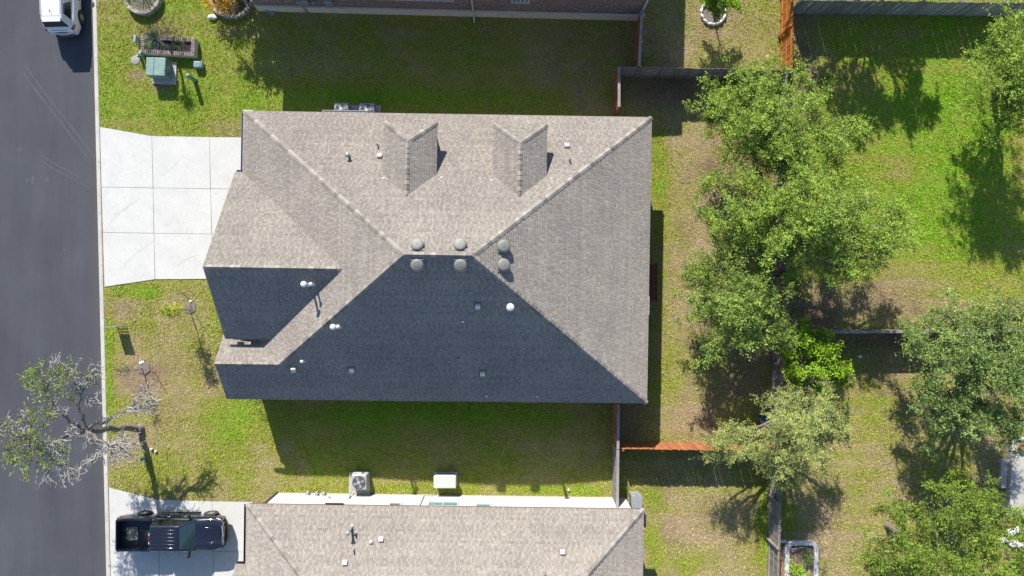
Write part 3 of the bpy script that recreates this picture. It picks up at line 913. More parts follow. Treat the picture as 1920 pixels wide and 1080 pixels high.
for px, h, s in ((562, 1.5, (.3, .2, .5)), (572, 1.6, (.4, .22, .6)), (588, 1.55, (.2, .15, .25)), (616, 1.6, (.45, .2, .55))):
    a = nwall(px, h); m_ = MB(); m_.box(a-EY3*.1, s)
    if px == 562: m_.bar(a-EY3*.1-Vector((0, 0, 1.5)), a-EY3*.1, .09, .09, up=EY3)
    m_.build('electric_meter', STEELG, H, bevel=.02)
NOGRASS += [[n0-EY3*.1, n1-EY3*.1, n1+EY3*14, n0+EY3*14]]
for (a, b, c, d) in ((A, B, C, M_), (A2, B2, C2, M2)):
    ex = (b-a).normalized(); ey = Vector((0, 0, 1)).cross(ex)
    NOGRASS.append([a+ex*.45-ey*.45, b-ex*.45-ey*.45, c-ex*.45+ey*.45, d+ex*.45+ey*.45])
NOGRASS.append([J+EX*.45-EY*.45, J+EX*4-EY*.45, T+EX*4+EY*.3, T+EX*.45+EY*.3])

# ------------------------------------------------------------------ fences
PICK = {}
def fence(label, a, b, h, face, wood, railwood=None, rails=True, capw=None, name='board_fence', group=None, post=2.4, jag=0.03, zoff=-.03):
    """a,b: ground pixels; face: +1 rails and posts on the left of a->b, -1 on the right"""
    a = P(*a); b = P(*b); d = b-a; L = d.length; x = d/L; n = Vector((-x.y, x.x, 0))*face
    f = empty(name, ((a+b)/2).to_tuple(), label, 'fence', group)
    rw = railwood or wood
    key = (wood.name, round(h, 2))
    if key not in PICK:
        PICK[key] = []
        for dh in (-jag, 0, jag*.6):
            m = MB(); w = .068; th = .009
            # dog-eared board
            z1 = h+dh
            pts = [(-w, 0), (w, 0), (w, z1-.035), (w-.03, z1), (-w+.03, z1), (-w, z1-.035)]
            for s in (-th, th):
                for p in pts: m.v.append(Vector((p[0], s, p[1])))
            m.f.append(tuple(range(6))); m.f.append(tuple(11-i for i in range(6)))
            for i in range(6): j = (i+1) % 6; m.f.append((i, i+6, j+6, j))
            PICK[key].append(m.mesh('picket', wood))
    ang = math.atan2(x.y, x.x)
    k = int(L/.142)
    for i in range(k+1):
        p = a + x*((i+.5)*L/(k+1)) - n*.03
        inst('picket', random.choice(PICK[key]), f, (p.x, p.y, zoff), (random.uniform(-.012, .012), random.uniform(-.006, .006), ang+random.uniform(-.01, .01)))
    if rails:
        for z in (.3, h*.52, h-.22):
            m = MB().bar(a+n*.0+Vector((0, 0, z)), b+n*.0+Vector((0, 0, z)), .04, .085, up=Vector((0, 0, 1))); m.build('rail', rw, f)
        k = max(1, round(L/post))
        pm = MB().box((0, 0, (h-.06)/2), (.09, .09, h-.06)).mesh('post', rw)
        for i in range(k+1):
            p = a + x*min(max(i*L/k, .05), L-.05) + n*.068
            inst('post', pm, f, (p.x, p.y, zoff), (0, 0, ang))
    if capw:
        m = MB().bar(a-n*.02+Vector((0, 0, h+.02)), b-n*.02+Vector((0, 0, h+.02)), .15, .035); m.build('cap_board', capw, f)
    return f
fence('short rust-stained board fence between the main house and the weathered fence above it', (1152, 145), (1152, 216), 1.85, 1, W_ORANGE_D, capw=W_CAP)
fence('weathered grey board fence with rails facing the main back yard, above the biggest trees', (1153, 145), (1462, 151), 1.85, -1, W_GREYD, W_GREY)
fence('rust-stained board fence joining the corner of the brick house', (1193, 44), (1188, 143), 1.85, 1, W_ORANGE_D, capw=W_CAP)
fence('bright orange board fence with posts and rails beside the white stone tree ring', (1463, -12), (1461, 150), 1.85, -1, W_ORANGE)
fence('long dark grey board fence along the top right edge of the picture', (1478, 24), (1920, 29), 1.85, 1, W_GREYD, rails=True)
fence('weathered grey back fence running under the big trees', (1452, 152), (1449, 596), 1.85, -1, W_GREY)
fence('weathered grey back fence with posts, beside the white edged vegetable bed', (1449, 597), (1437, 1090), 1.85, -1, W_GREY)
fence('thin weathered board fence between the two yards on the right', (1452, 619), (1925, 616), 1.7, 1, W_GREY, capw=W_CAP)
fence('rust-orange board fence below the main back yard, partly sunlit', (1158, 829), (1440, 833), 1.85, -1, W_ORANGE_D)
fence('rust-stained return fence below the corner of the main house, with pale cap', (1151, 748), (1150, 828), 1.85, 1, W_ORANGE_D, capw=W_CAP)
fence('greyish return fence ending at the white wall of the bottom house', (1150, 830), (1149, 936), 1.85, 1, W_CAP, capw=W_CAP)
# ------------------------------------------------------------------ vehicles
def carpaint(name, col, rough=0.25):
    m, nt, b = newmat(name); b.inputs['Base Color'].default_value = (*col, 1)
    n1 = noise(nt, 3, 4, .6, objco(nt)); r = ramp(nt, n1.outputs[0], [(0.3, (rough*.8,)*3), (0.75, (rough*1.5,)*3)])
    nt.links.new(r.outputs[0], b.inputs['Roughness']); b.inputs['Coat Weight'].default_value = 0.6; b.inputs['Coat Roughness'].default_value = 0.08
    return m
P_BLACK = carpaint('black_car_paint', (0.008, 0.010, 0.019), .16); P_WHITE = carpaint('white_car_paint', (0.52, 0.52, 0.535), .3)
TYREM = mat('tyre_rubber', (0.03, 0.029, 0.028), 0.9, .2, 12); ALLOY = mat('alloy_rim', (0.45, 0.43, 0.38), 0.35, .1, 9, metal=.8)
CHROME = mat('chrome', (0.75, 0.74, 0.72), 0.12, .03, 9, metal=1.0); REDL = mat('red_lamp_lens', (0.30, 0.012, 0.03), 0.2, .1, 9, coat=.5)
AMBER = mat('amber_lamp_lens', (0.55, 0.20, 0.06), 0.2, .1, 9, coat=.5); AUTOGL = m_glass('car_glass', (0.006, 0.009, 0.014), .03)
SHIELD = m_glass('windshield_glass', (0.022, 0.045, 0.05), .03); BLUEP = mat('sun_roof', (0.03, 0.02, 0.06), .1, .05, 5, coat=.8)
def loft(mb, secs, mirror=True, capends=True):
    """secs: list of (x, [(y,z)...]) half profiles from lower edge up to the centre line (y=0 last)"""
    rows = []
    for x, pr in secs:
        full = [(y, z) for y, z in pr] + [(-y, z) for y, z in reversed(pr[:-1])]
        rows.append([len(mb.v)+i for i in range(len(full))]); mb.v += [Vector((x, y, z)) for y, z in full]
    for r, q in zip(rows[:-1], rows[1:]):
        for i in range(len(r)-1): mb.f.append((r[i], r[i+1], q[i+1], q[i]))
    if capends: mb.f.append(tuple(rows[0])); mb.f.append(tuple(reversed(rows[-1])))
    return mb
def wheel(parent, x, y, r, w, spokes=6):
    s = 1 if y > 0 else -1
    Mw = Matrix.Rotation(-s*math.pi/2, 3, 'X')
    t = MB().lathe((x, y, r), [(r*.62, -w/2), (r*.9, -w/2), (r, -w/2+.04), (r, w/2-.04), (r*.9, w/2), (r*.62, w/2), (r*.62, -w/2)], 28, m=Mw, cap=False)
    root = t.build('wheel', TYREM, parent, smooth=35)
    m = MB().lathe((x, y, r), [(r*.60, -w*.2), (r*.60, w*.40), (r*.55, w*.42), (r*.50, w*.30), (r*.02, w*.22)], 24, m=Mw)
    m.build('rim_barrel', DARKM, root, smooth=35)
    sp = MB()
    for k in range(spokes):
        a = 2*math.pi*k/spokes
        d = Mw @ Vector((math.cos(a), math.sin(a), 0)); o = Mw @ Vector((0, 0, w*.40))
        sp.bar(Vector((x, y, r))+o*.85+d*.03, Vector((x, y, r))+o+d*r*.57, .06, .03, up=Mw @ Vector((0, 0, 1)))
    sp.lathe((x, y, r), [(.07, w*.30), (.07, w*.45), (.03, w*.47)], 12, m=Mw)
    sp.build('rim', ALLOY, root, smooth=30)
    return root
def bil(q, u, v):
    a, b, c, d = [Vector(p) for p in q]
    return a.lerp(b, u).lerp(d.lerp(c, u), v)
def pane(parent, name, q, u0, u1, v0, v1, m, off=.012, trimu=0.0):
    """thin pane lying on a body face q (a,b,c,d) between the given fractions"""
    n = (Vector(q[1])-Vector(q[0])).cross(Vector(q[3])-Vector(q[0])).normalized()
    ps = [bil(q, u0, v0), bil(q, u1, v0), bil(q, u1-trimu, v1), bil(q, u0+trimu, v1)]
    b = MB(); k = [p+n*off for p in ps]; j = [p-n*.01 for p in ps]
    b.v += k+j; b.f += [(0, 1, 2, 3), (7, 6, 5, 4), (0, 4, 5, 1), (1, 5, 6, 2), (2, 6, 7, 3), (3, 7, 4, 0)]
    return b.build(name, m, parent, bevel=.006)
def arch(x, xc, base, R, lift):
    z = base
    for c in xc:
        d = abs(x-c)
        if d < R: z = max(z, lift+math.sqrt(R*R-d*d))
    return z
# ---- black crew-cab pickup on the lower drive; +x is its front
truck = empty('pickup_truck', (0, 0, 0), 'black crew cab pickup truck parked on the lower concrete drive', 'pickup truck')
tk = truck
XW = (-1.86, 1.98)
def tw(x):
    w = .965
    if x > 2.2: w -= .17*((x-2.2)/.75)**2
    if x < -2.8: w -= .05*((-2.8-x)/.25)
    return w
def arch_samples(x0, x1):
    xs = list(np.linspace(x0, x1, 34))
    return sorted(xs)
secs = []
for x in arch_samples(-.93, 2.86):
    w = tw(x); zb = arch(x, XW, .46, .52, .36); zt = 1.25
    if x > 1.45: zt = 1.27 - .10*((x-1.45)/1.4)**1.6
    sh = 1.16 if x < 2.3 else 1.16-.12*(x-2.3)
    secs.append((x, [(w-.03, zb), (w, max(.72, zb+.02)), (w+.005, max(.95, zb+.04)), (w-.025, sh-.04), (w-.07, sh+.02), (w-.13, zt-.02), (w-.32, zt+.0), (w*.55, zt+.035), (w*.5, zt+.02), (0, zt+.03)]))
loft(MB(), secs).build('body', P_BLACK, tk, smooth=45)
secs = []
for x in arch_samples(-3.0, -.95):
    w = tw(x); zb = arch(x, XW, .50, .52, .36)
    secs.append((x, [(w-.03, zb), (w, max(.74, zb+.02)), (w, max(.98, zb+.04)), (w-.03, 1.24), (w-.05, 1.315), (w-.075, 1.325), (w-.16, 1.325), (w-.175, 1.29), (w-.175, .86), (0, .86)]))
bed = loft(MB(), secs, capends=False).build('bed', P_BLACK, tk, smooth=35)
MB().box((-2.0, 0, .868), (1.95, 1.5, .012)).build('bed_liner', BLACK, bed)
for y in np.linspace(-.6, .6, 7): MB().box((-2.0, y, .878), (1.9, .06, .012)).build('bed_rib', BLACK, bed)
MB().box((-.96, 0, 1.06), (.06, 1.58, .5)).build('bed_bulkhead', P_BLACK, bed)
tg = MB(); tg.box((-3.0, 0, 1.0), (.09, 1.72, .66)); tgo = tg.build('tailgate', P_BLACK, tk, bevel=.03)
MB().box((-3.05, 0, 1.22), (.02, .3, .07)).build('tailgate_handle', BLACK, tgo)
# load in the bed: flattened boxes and a tarp
MB().box((-2.3, -.05, .90), (.62, .75, .04), rz=.1).build('bed_mat', mat('cardboard', (.30, .25, .19), .9, .3, 8), tk)
Z0, Z1 = 1.24, 1.90
bl = [(-.93, -.88, Z0), (1.52, -.88, Z0), (1.52, .88, Z0), (-.93, .88, Z0)]; tl = [(-.82, -.70, Z1-.02), (.78, -.70, Z1-.03), (.78, .70, Z1-.03), (-.82, .70, Z1-.02)]
cab = MB(); cab.v += [Vector(p) for p in bl+tl]; cab.f += [(4, 5, 6, 7), (0, 1, 5, 4), (1, 2, 6, 5), (2, 3, 7, 6), (3, 0, 4, 7)]
cab_o = cab.build('cab', P_BLACK, tk, bevel=.06, seg=3)
right = [bl[0], bl[1], tl[1], tl[0]]; left = [bl[2], bl[3], tl[3], tl[2]]; frontq = [bl[1], bl[2], tl[2], tl[1]]; rearq = [bl[3], bl[0], tl[0], tl[3]]
pane(tk, 'windshield', frontq, .05, .95, .06, .93, SHIELD, .012, .02); pane(tk, 'rear_window', rearq, .12, .88, .15, .85, AUTOGL)
for q in (right, left):
    if q is right: spans = ((.05, .40), (.43, .86))
    else: spans = ((.14, .57), (.60, .95))
    for u0, u1 in spans: pane(tk, 'side_window', q, u0, u1, .14, .86, AUTOGL, .010, .015)
for y in (-.5, -.3, -.1, .1, .3, .5): MB().box((-.03, y, Z1-.012), (1.35, .022, .022)).build('roof_rib', P_BLACK, cab_o, bevel=.008)
MB().box((-.86, 0, 1.84), (.05, .34, .05)).build('brake_light', REDL, tk, bevel=.01)
for s in (-1, 1): MB().box((-.86, s*.24, 1.84), (.04, .12, .05)).build('cargo_lamp', TRIMW, tk)
# hood bulge seam, grille, bumper, lamps
for s in (-1, 1): MB().bar((1.55, s*.48, 1.285), (2.62, s*.38, 1.225), .03, .02).build('hood_crease', P_BLACK, tk, bevel=.008)
gr = MB().box((2.84, 0, .92), (.10, 1.30, .34)).build('grille', BLACK, tk, bevel=.02)
for z in (.82, .92, 1.02): MB().box((2.90, 0, z), (.03, 1.26, .05)).build('grille_bar', CHROME, gr, bevel=.01)
arc = MB()
for i in range(12):
    y0 = -.82+i*.1367; y1 = y0+.1367; xx = lambda y: 3.02-.28*(y/.82)**2
    arc.bar((xx(y0), y0, .60), (xx(y1), y1, .60), .13, .24)
arc.build('front_bumper', BLACK, tk, bevel=.01)
arc = MB()
for i in range(12):
    y0 = -.74+i*.1233; y1 = y0+.1233; xx = lambda y: 2.93-.22*(y/.82)**2
    arc.bar((xx(y0), y0, 1.10), (xx(y1), y1, 1.10), .05, .05)
arc.build('chrome_strip', CHROME, tk)
for s in (-1, 1):
    hl = MB().box((2.68, s*.80, .98), (.26, .16, .22), rz=-s*.35).build('headlight', TRIMW, tk, bevel=.03)
    MB().box((2.60, s*.87, .98), (.14, .06, .18), rz=-s*.35).build('turn_signal', AMBER, tk, bevel=.015)
    MB().box((-2.93, s*.94, 1.05), (.17, .06, .42)).build('tail_light', REDL, tk, bevel=.02)
    mr = MB(); mr.bar((1.18, s*.88, 1.26), (1.15, s*1.06, 1.32), .08, .06); mo = mr.build('mirror_arm', BLACK, tk)
    MB().box((1.13, s*1.13, 1.36), (.13, .22, .26)).build('mirror', BLACK if s < 0 else BLACK, mo, bevel=.04)
    MB().box((1.055, s*1.13, 1.36), (.02, .17, .19)).build('mirror_glass', CHROME, mo)
    MB().box((.25, s*1.00, .40), (2.3, .14, .06)).build('running_board', BLACK, tk, bevel=.015)
    for xh in (-.15, .85): MB().box((xh, s*.985, 1.08), (.2, .03, .04)).build('door_handle', CHROME, tk, bevel=.01)
    for xl in (-.42, .52, 1.5): MB().box((xl, s*.972, .82), (.012, .012, .6)).build('door_seam', BLACK, tk)
    for xw in XW: wheel(tk, xw, s*.88, .41, .28)
MB().box((0, 0, .42), (5.0, 1.4, .2)).build('chassis', BLACK, tk)
truck.location = P(300, 0, 0); truck.location = (-19.42, -14.02, 0.022); truck.rotation_euler = (0, 0, math.radians(-0.3))

# ---- white SUV at the kerb; +x is its front (points up the picture)
suv = empty('suv', (0, 0, 0), 'white SUV parked by the kerb at the top left corner', 'suv')
sv = suv; XS = (-1.42, 1.42)
def swd(x):
    w = .955
    if x < -1.7: w -= .20*((-1.7-x)/.72)**2.2
    if x > 1.7: w -= .22*((x-1.7)/.7)**2
    return w
secs = []
for x in arch_samples(-2.42, 2.42):
    w = swd(x); zb = arch(x, XS, .34, .44, .30); zt = 1.10
    if x > 1.1: zt = 1.12 - .16*((x-1.1)/1.3)**2
    if x < -2.2: zt = 1.10-.25*((-2.2-x)/.22)**1.5
    secs.append((x, [(w-.05, zb), (w-.005, max(.55, zb+.02)), (w, max(.80, zb+.04)), (w-.03, zt-.14), (w-.07, zt-.04), (w-.16, zt), (w*.6, zt+.02), (0, zt+.03)]))
loft(MB(), secs).build('body', P_WHITE, sv, smooth=50)
bl = [(-2.30, -.80, 1.02), (1.35, -.86, 1.06), (1.35, .86, 1.06), (-2.30, .80, 1.02)]; tl = [(-2.02, -.60, 1.66), (.30, -.64, 1.69), (.30, .64, 1.69), (-2.02, .60, 1.66)]
cab = MB(); cab.v += [Vector(p) for p in bl+tl]; cab.f += [(4, 5, 6, 7), (0, 1, 5, 4), (1, 2, 6, 5), (2, 3, 7, 6), (3, 0, 4, 7)]
cab.build('greenhouse', P_WHITE, sv, bevel=.15, seg=5)
right = [bl[0], bl[1], tl[1], tl[0]]; left = [bl[2], bl[3], tl[3], tl[2]]; frontq = [bl[1], bl[2], tl[2], tl[1]]; rearq = [bl[3], bl[0], tl[0], tl[3]]
pane(sv, 'windshield', frontq, .05, .95, .06, .92, SHIELD, .012, .02); pane(sv, 'rear_window', rearq, .04, .96, .20, .84, AUTOGL, .016, .02)
for q in (right, left):
    spans = ((.12, .42), (.44, .84)) if q is right else ((.16, .56), (.58, .88))
    for u0, u1 in spans: pane(sv, 'side_window', q, u0, u1, .12, .84, AUTOGL, .014, .04)
MB().box((-.35, 0, 1.70), (.95, .72, .012)).build('sunroof', BLUEP, sv, bevel=.005)
sp = MB().box((-2.02, 0, 1.63), (.26, 1.04, .05)).build('spoiler', P_WHITE, sv, bevel=.024, seg=4)
MB().box((-1.82, 0, 1.668), (.012, 1.0, .01)).build('roof_seam', STEELG, sv)
for s in (-1, 1): MB().bar((-1.75, s*.56, 1.705), (.25, s*.58, 1.725), .03, .03).build('roof_rail', STEELG, sv)
MB().tri((-1.42, 0, 1.70), (-1.62, 0.02, 1.80), (-1.68, 0, 1.70)).tri((-1.42, 0, 1.70), (-1.62, -0.02, 1.80), (-1.68, 0, 1.70)).build('antenna_fin', STEELG, sv)
def bent(z, x0, wy, cur, th, hh, m, name):
    b = MB(); n = 14
    for i in range(n):
        y0 = -wy+2*wy*i/n; y1 = y0+2*wy/n; f = lambda y: x0+cur*(abs(y)/wy)**2.4
        b.bar((f(y0), y0, z), (f(y1), y1, z), th, hh)
    return b.build(name, m, sv, bevel=.004)
bent(.62, -2.46, .84, .26, .10, .20, P_WHITE, 'rear_bumper'); bent(.45, -2.50, .80, .26, .08, .08, BLACK, 'bumper_trim'); bent(.36, -2.50, .78, .26, .07, .06, STEELG, 'skid_trim'); bent(.75, -2.43, .80, .25, .05, .03, BLACK, 'bumper_step')
for s in (-1, 1):
    MB().box((-2.20, s*.80, .93), (.34, .14, .17), rz=s*.42).build('tail_light', REDL, sv, bevel=.04)
    MB().box((2.2, s*.72, .80), (.3, .2, .14), rz=-s*.5).build('headlight', TRIMW, sv, bevel=.03)
    MB().box((.95, s*1.02, 1.12), (.14, .2, .16)).build('mirror', P_WHITE, sv, bevel=.04)
    for xw in XS: wheel(sv, xw, s*.86, .36, .23, 10)
    for xl in (-.55, .42): MB().box((xl, s*.956, .75), (.01, .012, .5)).build('door_seam', STEELG, sv)
MB().box((-2.36, .0, .93), (.06, .95, .06)).build('tailgate_trim', STEELG, sv, bevel=.01)
MB().box((0, 0, .38), (4.0, 1.4, .16)).build('chassis', BLACK, sv)
suv.location = (-26.0, 14.62+2.52, -0.072); suv.rotation_euler = (0, 0, math.radians(90+1.3))

# ------------------------------------------------------------------ vegetation
def leaf_cloud(clusters, n_per_m3, leaf, col, seed, up=0.35, twig=0.7, flat=1.0, gap=0.0, spray=16, jitter=0.16):
    """leafy sprays spread through the clusters; returns vertex, face and colour arrays.
    clusters: (centre, (rx,ry,rz)); every spray is a short twig with leaves set along it."""
    r = np.random.default_rng(seed); Vs = []; Cs = []
    col = np.array(col)
    for c, rad in clusters:
        rad = np.array(rad); vol = 4.19*rad.prod()
        nt_ = max(6, int(n_per_m3*vol**0.85))
        d = r.normal(size=(nt_, 3)); d /= np.linalg.norm(d, axis=1)[:, None]
        d[:, 2] = np.where(d[:, 2] < -0.5, -d[:, 2], d[:, 2])
        rr_ = r.uniform(0.15, 1.0, nt_)**0.55
        # uneven outline: some directions reach further than others
        ph = r.uniform(0, 6.28, 6)
        lob = 1 + 0.20*np.sin(3*np.arctan2(d[:, 1], d[:, 0])+ph[0]) + 0.14*np.sin(5*np.arctan2(d[:, 1], d[:, 0])+ph[1]) + 0.12*np.sin(4*d[:, 2]+ph[2])
        base = np.array(c) + d*rad*(rr_*lob)[:, None]*0.86
        if gap:
            keep = (np.sin(base[:, 0]*2.9+ph[3])*np.sin(base[:, 1]*2.7+ph[4]) + np.sin(base[:, 2]*3.1+base[:, 0]*1.7+ph[5])*0.6) > -1.0+gap
            base = base[keep]; d = d[keep]
        k = len(base)
        tdir = d*np.array([1, 1, 0.6]) + np.array([0, 0, 0.25]) + r.normal(size=(k, 3))*0.5
        tdir /= np.linalg.norm(tdir, axis=1)[:, None]
        tl = twig*r.uniform(0.45, 1.15, k); tl = np.where(r.random(k) < 0.2, tl*2.1, tl)
        tone = r.uniform(0.6, 1.3, k)*r.uniform(0.62, 1.2)
        t = np.tile(np.linspace(0.05, 1, spray), (k, 1)) + r.uniform(-.03, .03, (k, spray))
        pos = base[:, None, :] + tdir[:, None, :]*(t*tl[:, None])[..., None]
        pos[:, :, 2] -= (t**2)*tl[:, None]*0.12
        side = np.cross(tdir, np.array([0, 0, 1.0])); side /= (np.linalg.norm(side, axis=1)[:, None]+1e-6)
        sgn = np.where(np.arange(spray) % 2 == 0, 1.0, -1.0)
        ld = side[:, None, :]*sgn[None, :, None]*0.8 + tdir[:, None, :]*0.6 + r.normal(size=(k, spray, 3))*0.45
        ld /= np.linalg.norm(ld, axis=2)[..., None]
        pos = pos + r.normal(size=pos.shape)*jitter*0.25
        nrm = r.normal(size=(k, spray, 3))*0.75 + np.array([-0.05, 0.25, up+0.5]); nrm /= np.linalg.norm(nrm, axis=2)[..., None]
        wd = np.cross(nrm, ld); wd /= (np.linalg.norm(wd, axis=2)[..., None]+1e-6)
        L = leaf[0]*r.uniform(0.6, 1.3, (k, spray, 1)); W = leaf[1]*r.uniform(0.7, 1.3, (k, spray, 1))
        a = pos; b = pos+ld*L*0.5+wd*W*0.5; c2 = pos+ld*L; e = pos+ld*L*0.5-wd*W*0.5
        Vs.append(np.stack([a, b, c2, e], 2).reshape(-1, 3))
        hue = r.uniform(-1, 1, (k, spray))*0.14 + (r.uniform(-1, 1, k)*0.14)[:, None]
        cc = col[None, None, :]*(tone[:, None, None]*r.uniform(0.8, 1.2, (k, spray, 1)))
        cc = cc*np.stack([1+hue, 1+hue*0.25, 1-hue*0.5], 2)
        Cs.append(np.repeat(cc.reshape(-1, 3), 4, axis=0))
    V = np.concatenate(Vs); C_ = np.clip(np.concatenate(Cs), 0.004, 1)
    V[:, 2] = np.maximum(V[:, 2], 0.03)
    Fc = np.arange(len(V)).reshape(-1, 4)
    return V, Fc, C_
def limb(mb, a, b, r0, r1, seed, n=6, wob=0.12, sides=7, lift=0.25):
    rr = random.Random(seed); a = Vector(a); b = Vector(b); L = (b-a).length
    pts = []
    for i in range(n+1):
        t = i/n; p = a.lerp(b, t)
        if 0 < i < n: p += Vector((rr.uniform(-1, 1), rr.uniform(-1, 1), rr.uniform(-.5, .5)))*wob*L*0.35 + Vector((0, 0, lift*math.sin(t*math.pi)*L*.15))
        pts.append(p)
    mb.tube(pts, [r0*(1-i/n)+r1*(i/n) for i in range(n+1)], sides)
    return pts
def tree(label, base, fork_h, clusters, col, seed, bark=BARK, r0=0.16, leaf=(.11, .048), dens=22, name='tree', group=None, gap=0.0, squash=.62, twig=.7, fork=None, spray=16, multi=1):
    """clusters: (px, py, height, radius) as the crown lumps stand in space"""
    b = P(*base); root = empty(name, b, label, 'tree', group)
    cl = []
    rs = random.Random(seed+77); lumps = []
    for px, py, h, r in clusters:
        c = P(px, py, h); cl.append((c, (r, r, r*squash)))
        # every lump of the crown is a whorl of leafy boughs with air between them
        k = max(4, int(3.3*r+1.7)); a0 = rs.uniform(0, 6.28)
        for j in range(k):
            a = a0 + j*2.4 + rs.uniform(-.4, .4); el = rs.uniform(-.25, .75)
            L = r*rs.uniform(.75, 1.8)
            d = Vector((math.cos(a)*math.cos(el), math.sin(a)*math.cos(el), math.sin(el)*.8))
            s0 = c + Vector((rs.uniform(-.3, .3)*r, rs.uniform(-.3, .3)*r, rs.uniform(-.8, .5)*r))
            for t, f in ((.15, .34), (.42, .29), (.68, .235), (.92, .17), (1.12, .11)):
                q = s0 + d*L*t - Vector((0, 0, .18*L*t*t)) + Vector((rs.uniform(-.1, .1), rs.uniform(-.1, .1), rs.uniform(-.08, .08)))*r
                g_ = r*f*rs.uniform(.8, 1.2)
                lumps.append((q, (g_, g_, g_*.6)))
    tr = MB(); ctr = sum((c for c, _ in cl), Vector())/len(cl)
    fk = fork or Vector((b.x*.7+ctr.x*.3, b.y*.7+ctr.y*.3, fork_h))
    limb(tr, b-Vector((0, 0, .1)), fk, r0*1.25, r0*.8, seed, 6, .06, 9, 0)
    tr.lathe(b, [(r0*1.9, -.05), (r0*1.45, .08), (r0*1.25, .3)], 9)
    rr = random.Random(seed+5)
    for i, (c, r) in enumerate(cl):
        pts = limb(tr, fk, c-Vector((0, 0, r[2]*.3)), r0*.55, r0*.16, seed+i*3, 6, .14, 6)
        for k in range(7):
            q = pts[rr.randint(3, 6)]; a = rr.uniform(0, 6.28); z = rr.uniform(-.1, .9)
            e = Vector(c)+Vector((math.cos(a)*r[0]*.85, math.sin(a)*r[1]*.85, z*r[2]*.8))
            limb(tr, q, e, r0*.13, .008, seed+i*31+k, 4, .2, 4)
    tr.build('trunk', bark, root, smooth=60)
    V, Fc, C_ = leaf_cloud([(tuple(c), r) for c, r in lumps], dens, leaf, col, seed, gap=0, twig=twig*.62, spray=spray)
    np_mesh('crown', V, Fc, LEAFM, root, None, {'Col': C_})
    return root
G_OAK = (0.228, 0.322, 0.044); G_OAK2 = (0.215, 0.300, 0.052); G_MESQ = (0.335, 0.37, 0.110); G_LIME = (0.19, 0.315, 0.013); G_GREY = (0.190, 0.262, 0.066); G_YEL = (0.175, 0.25, 0.030)
tree('leafy tree at the upper end of the back yard, overhanging the weathered fence corner', (1405, 262), 2.2,
     [(1345,195,4.2,1.05),(1395,165,4.8,1.15),(1440,150,4.4,.9),(1465,205,5.4,1.35),(1412,225,5.4,1.2),(1525,195,4.4,.95),(1545,245,4.8,1.2),(1600,252,3.9,.8),(1485,265,5.4,1.25),(1365,238,3.9,.8),(1505,150,3.8,.5),(1425,288,4.6,.9),(1560,290,4.4,.9),(1330,215,3.6,.6),(1450,300,4.8,1.1),(1395,285,4.2,.8),(1500,300,5.0,1.0),(1450,255,5.2,1.1)],
     G_OAK, 101, gap=.35, dens=95, twig=.62)
tree('largest leafy tree, with a broad crown spreading over the back fence', (1447, 520), 2.4,
     [(1395,345,4.8,1.0),(1380,415,4.8,1.15),(1440,385,5.8,1.3),(1505,335,5.8,1.2),(1525,415,6.2,1.5),(1595,395,5.4,1.3),(1640,445,4.4,1.2),(1685,420,3.9,.9),(1565,465,5.4,1.15),(1640,375,4.2,1.0),(1515,490,4.8,.9),(1460,440,5.8,1.1),(1350,470,3.9,.9),(1570,325,4.6,.9),(1670,470,3.6,.8),(1600,500,4.2,.8),(1430,480,4.6,.7),(1330,420,3.4,.5),(1480,390,6,1.2),(1550,370,5.6,1.1),(1610,440,5,1.1),(1420,440,5,1.0),(1340,340,3.6,.6)],
     G_OAK, 131, gap=.35, dens=95, r0=.2)
tree('rounded leafy tree in the back yard, nearest the house', (1395, 590), 2.0,
     [(1330,530,3.8,1.05),(1320,590,3.8,1.05),(1380,560,4.8,1.2),(1430,600,4.4,1.0),(1370,630,4.2,.95),(1465,610,3.9,.75),(1400,520,4.4,.95),(1308,508,3.2,.6),(1345,655,3.6,.5),(1400,580,5,1.0),(1350,560,4.6,1.0),(1425,560,4.6,.9),(1445,640,3.6,.6)],
     G_OAK2, 161, gap=.35, dens=95)
tree('pale feathery tree hanging over the rust-orange fence', (1455, 770), 1.7,
     [(1468,752,3.8,.7),(1505,790,4.3,1.2),(1535,760,3.8,.7),(1480,850,4.3,1.15),(1530,835,3.8,.9),(1500,885,2.9,.6),(1392,832,3.6,.7),(1352,825,3.3,.7),(1562,800,3.3,.55),(1458,815,4.4,.95),(1470,898,2.7,.45),(1425,850,3.2,.6),(1475,800,4.6,1.0),(1500,840,4.6,1.0),(1375,815,3.6,.7)],
     G_MESQ, 191, gap=.3, dens=95, leaf=(.125, .028), twig=.75, spray=18)
tree('compact bright lime green tree in the corner below the thin fence', (1515, 662), 1.2,
     [(1500,650,2.8,.75),(1550,660,2.8,.8),(1530,700,3.0,.9),(1492,690,2.8,.75),(1575,690,2.5,.55),(1515,632,2.5,.6),(1558,705,2.4,.6)],
     G_LIME, 221, gap=.25, dens=75, leaf=(.13, .075), twig=.42, spray=12)
tree('leafy tree cut by the right edge at the top, shading the lawn', (1865, 165), 2.0,
     [(1890,85,4.8,1.2),(1868,140,4.3,1.0),(1900,170,4.8,1.2),(1950,120,5.4,1.6),(1905,40,3.9,.85),(1945,215,4.3,1.1),(1845,105,3.6,.5),(1860,190,4.0,.9),(1885,225,4.0,.8),(1900,110,5.2,1.1),(1935,60,5,1.1)],
     G_OAK, 251, gap=.3, dens=95)
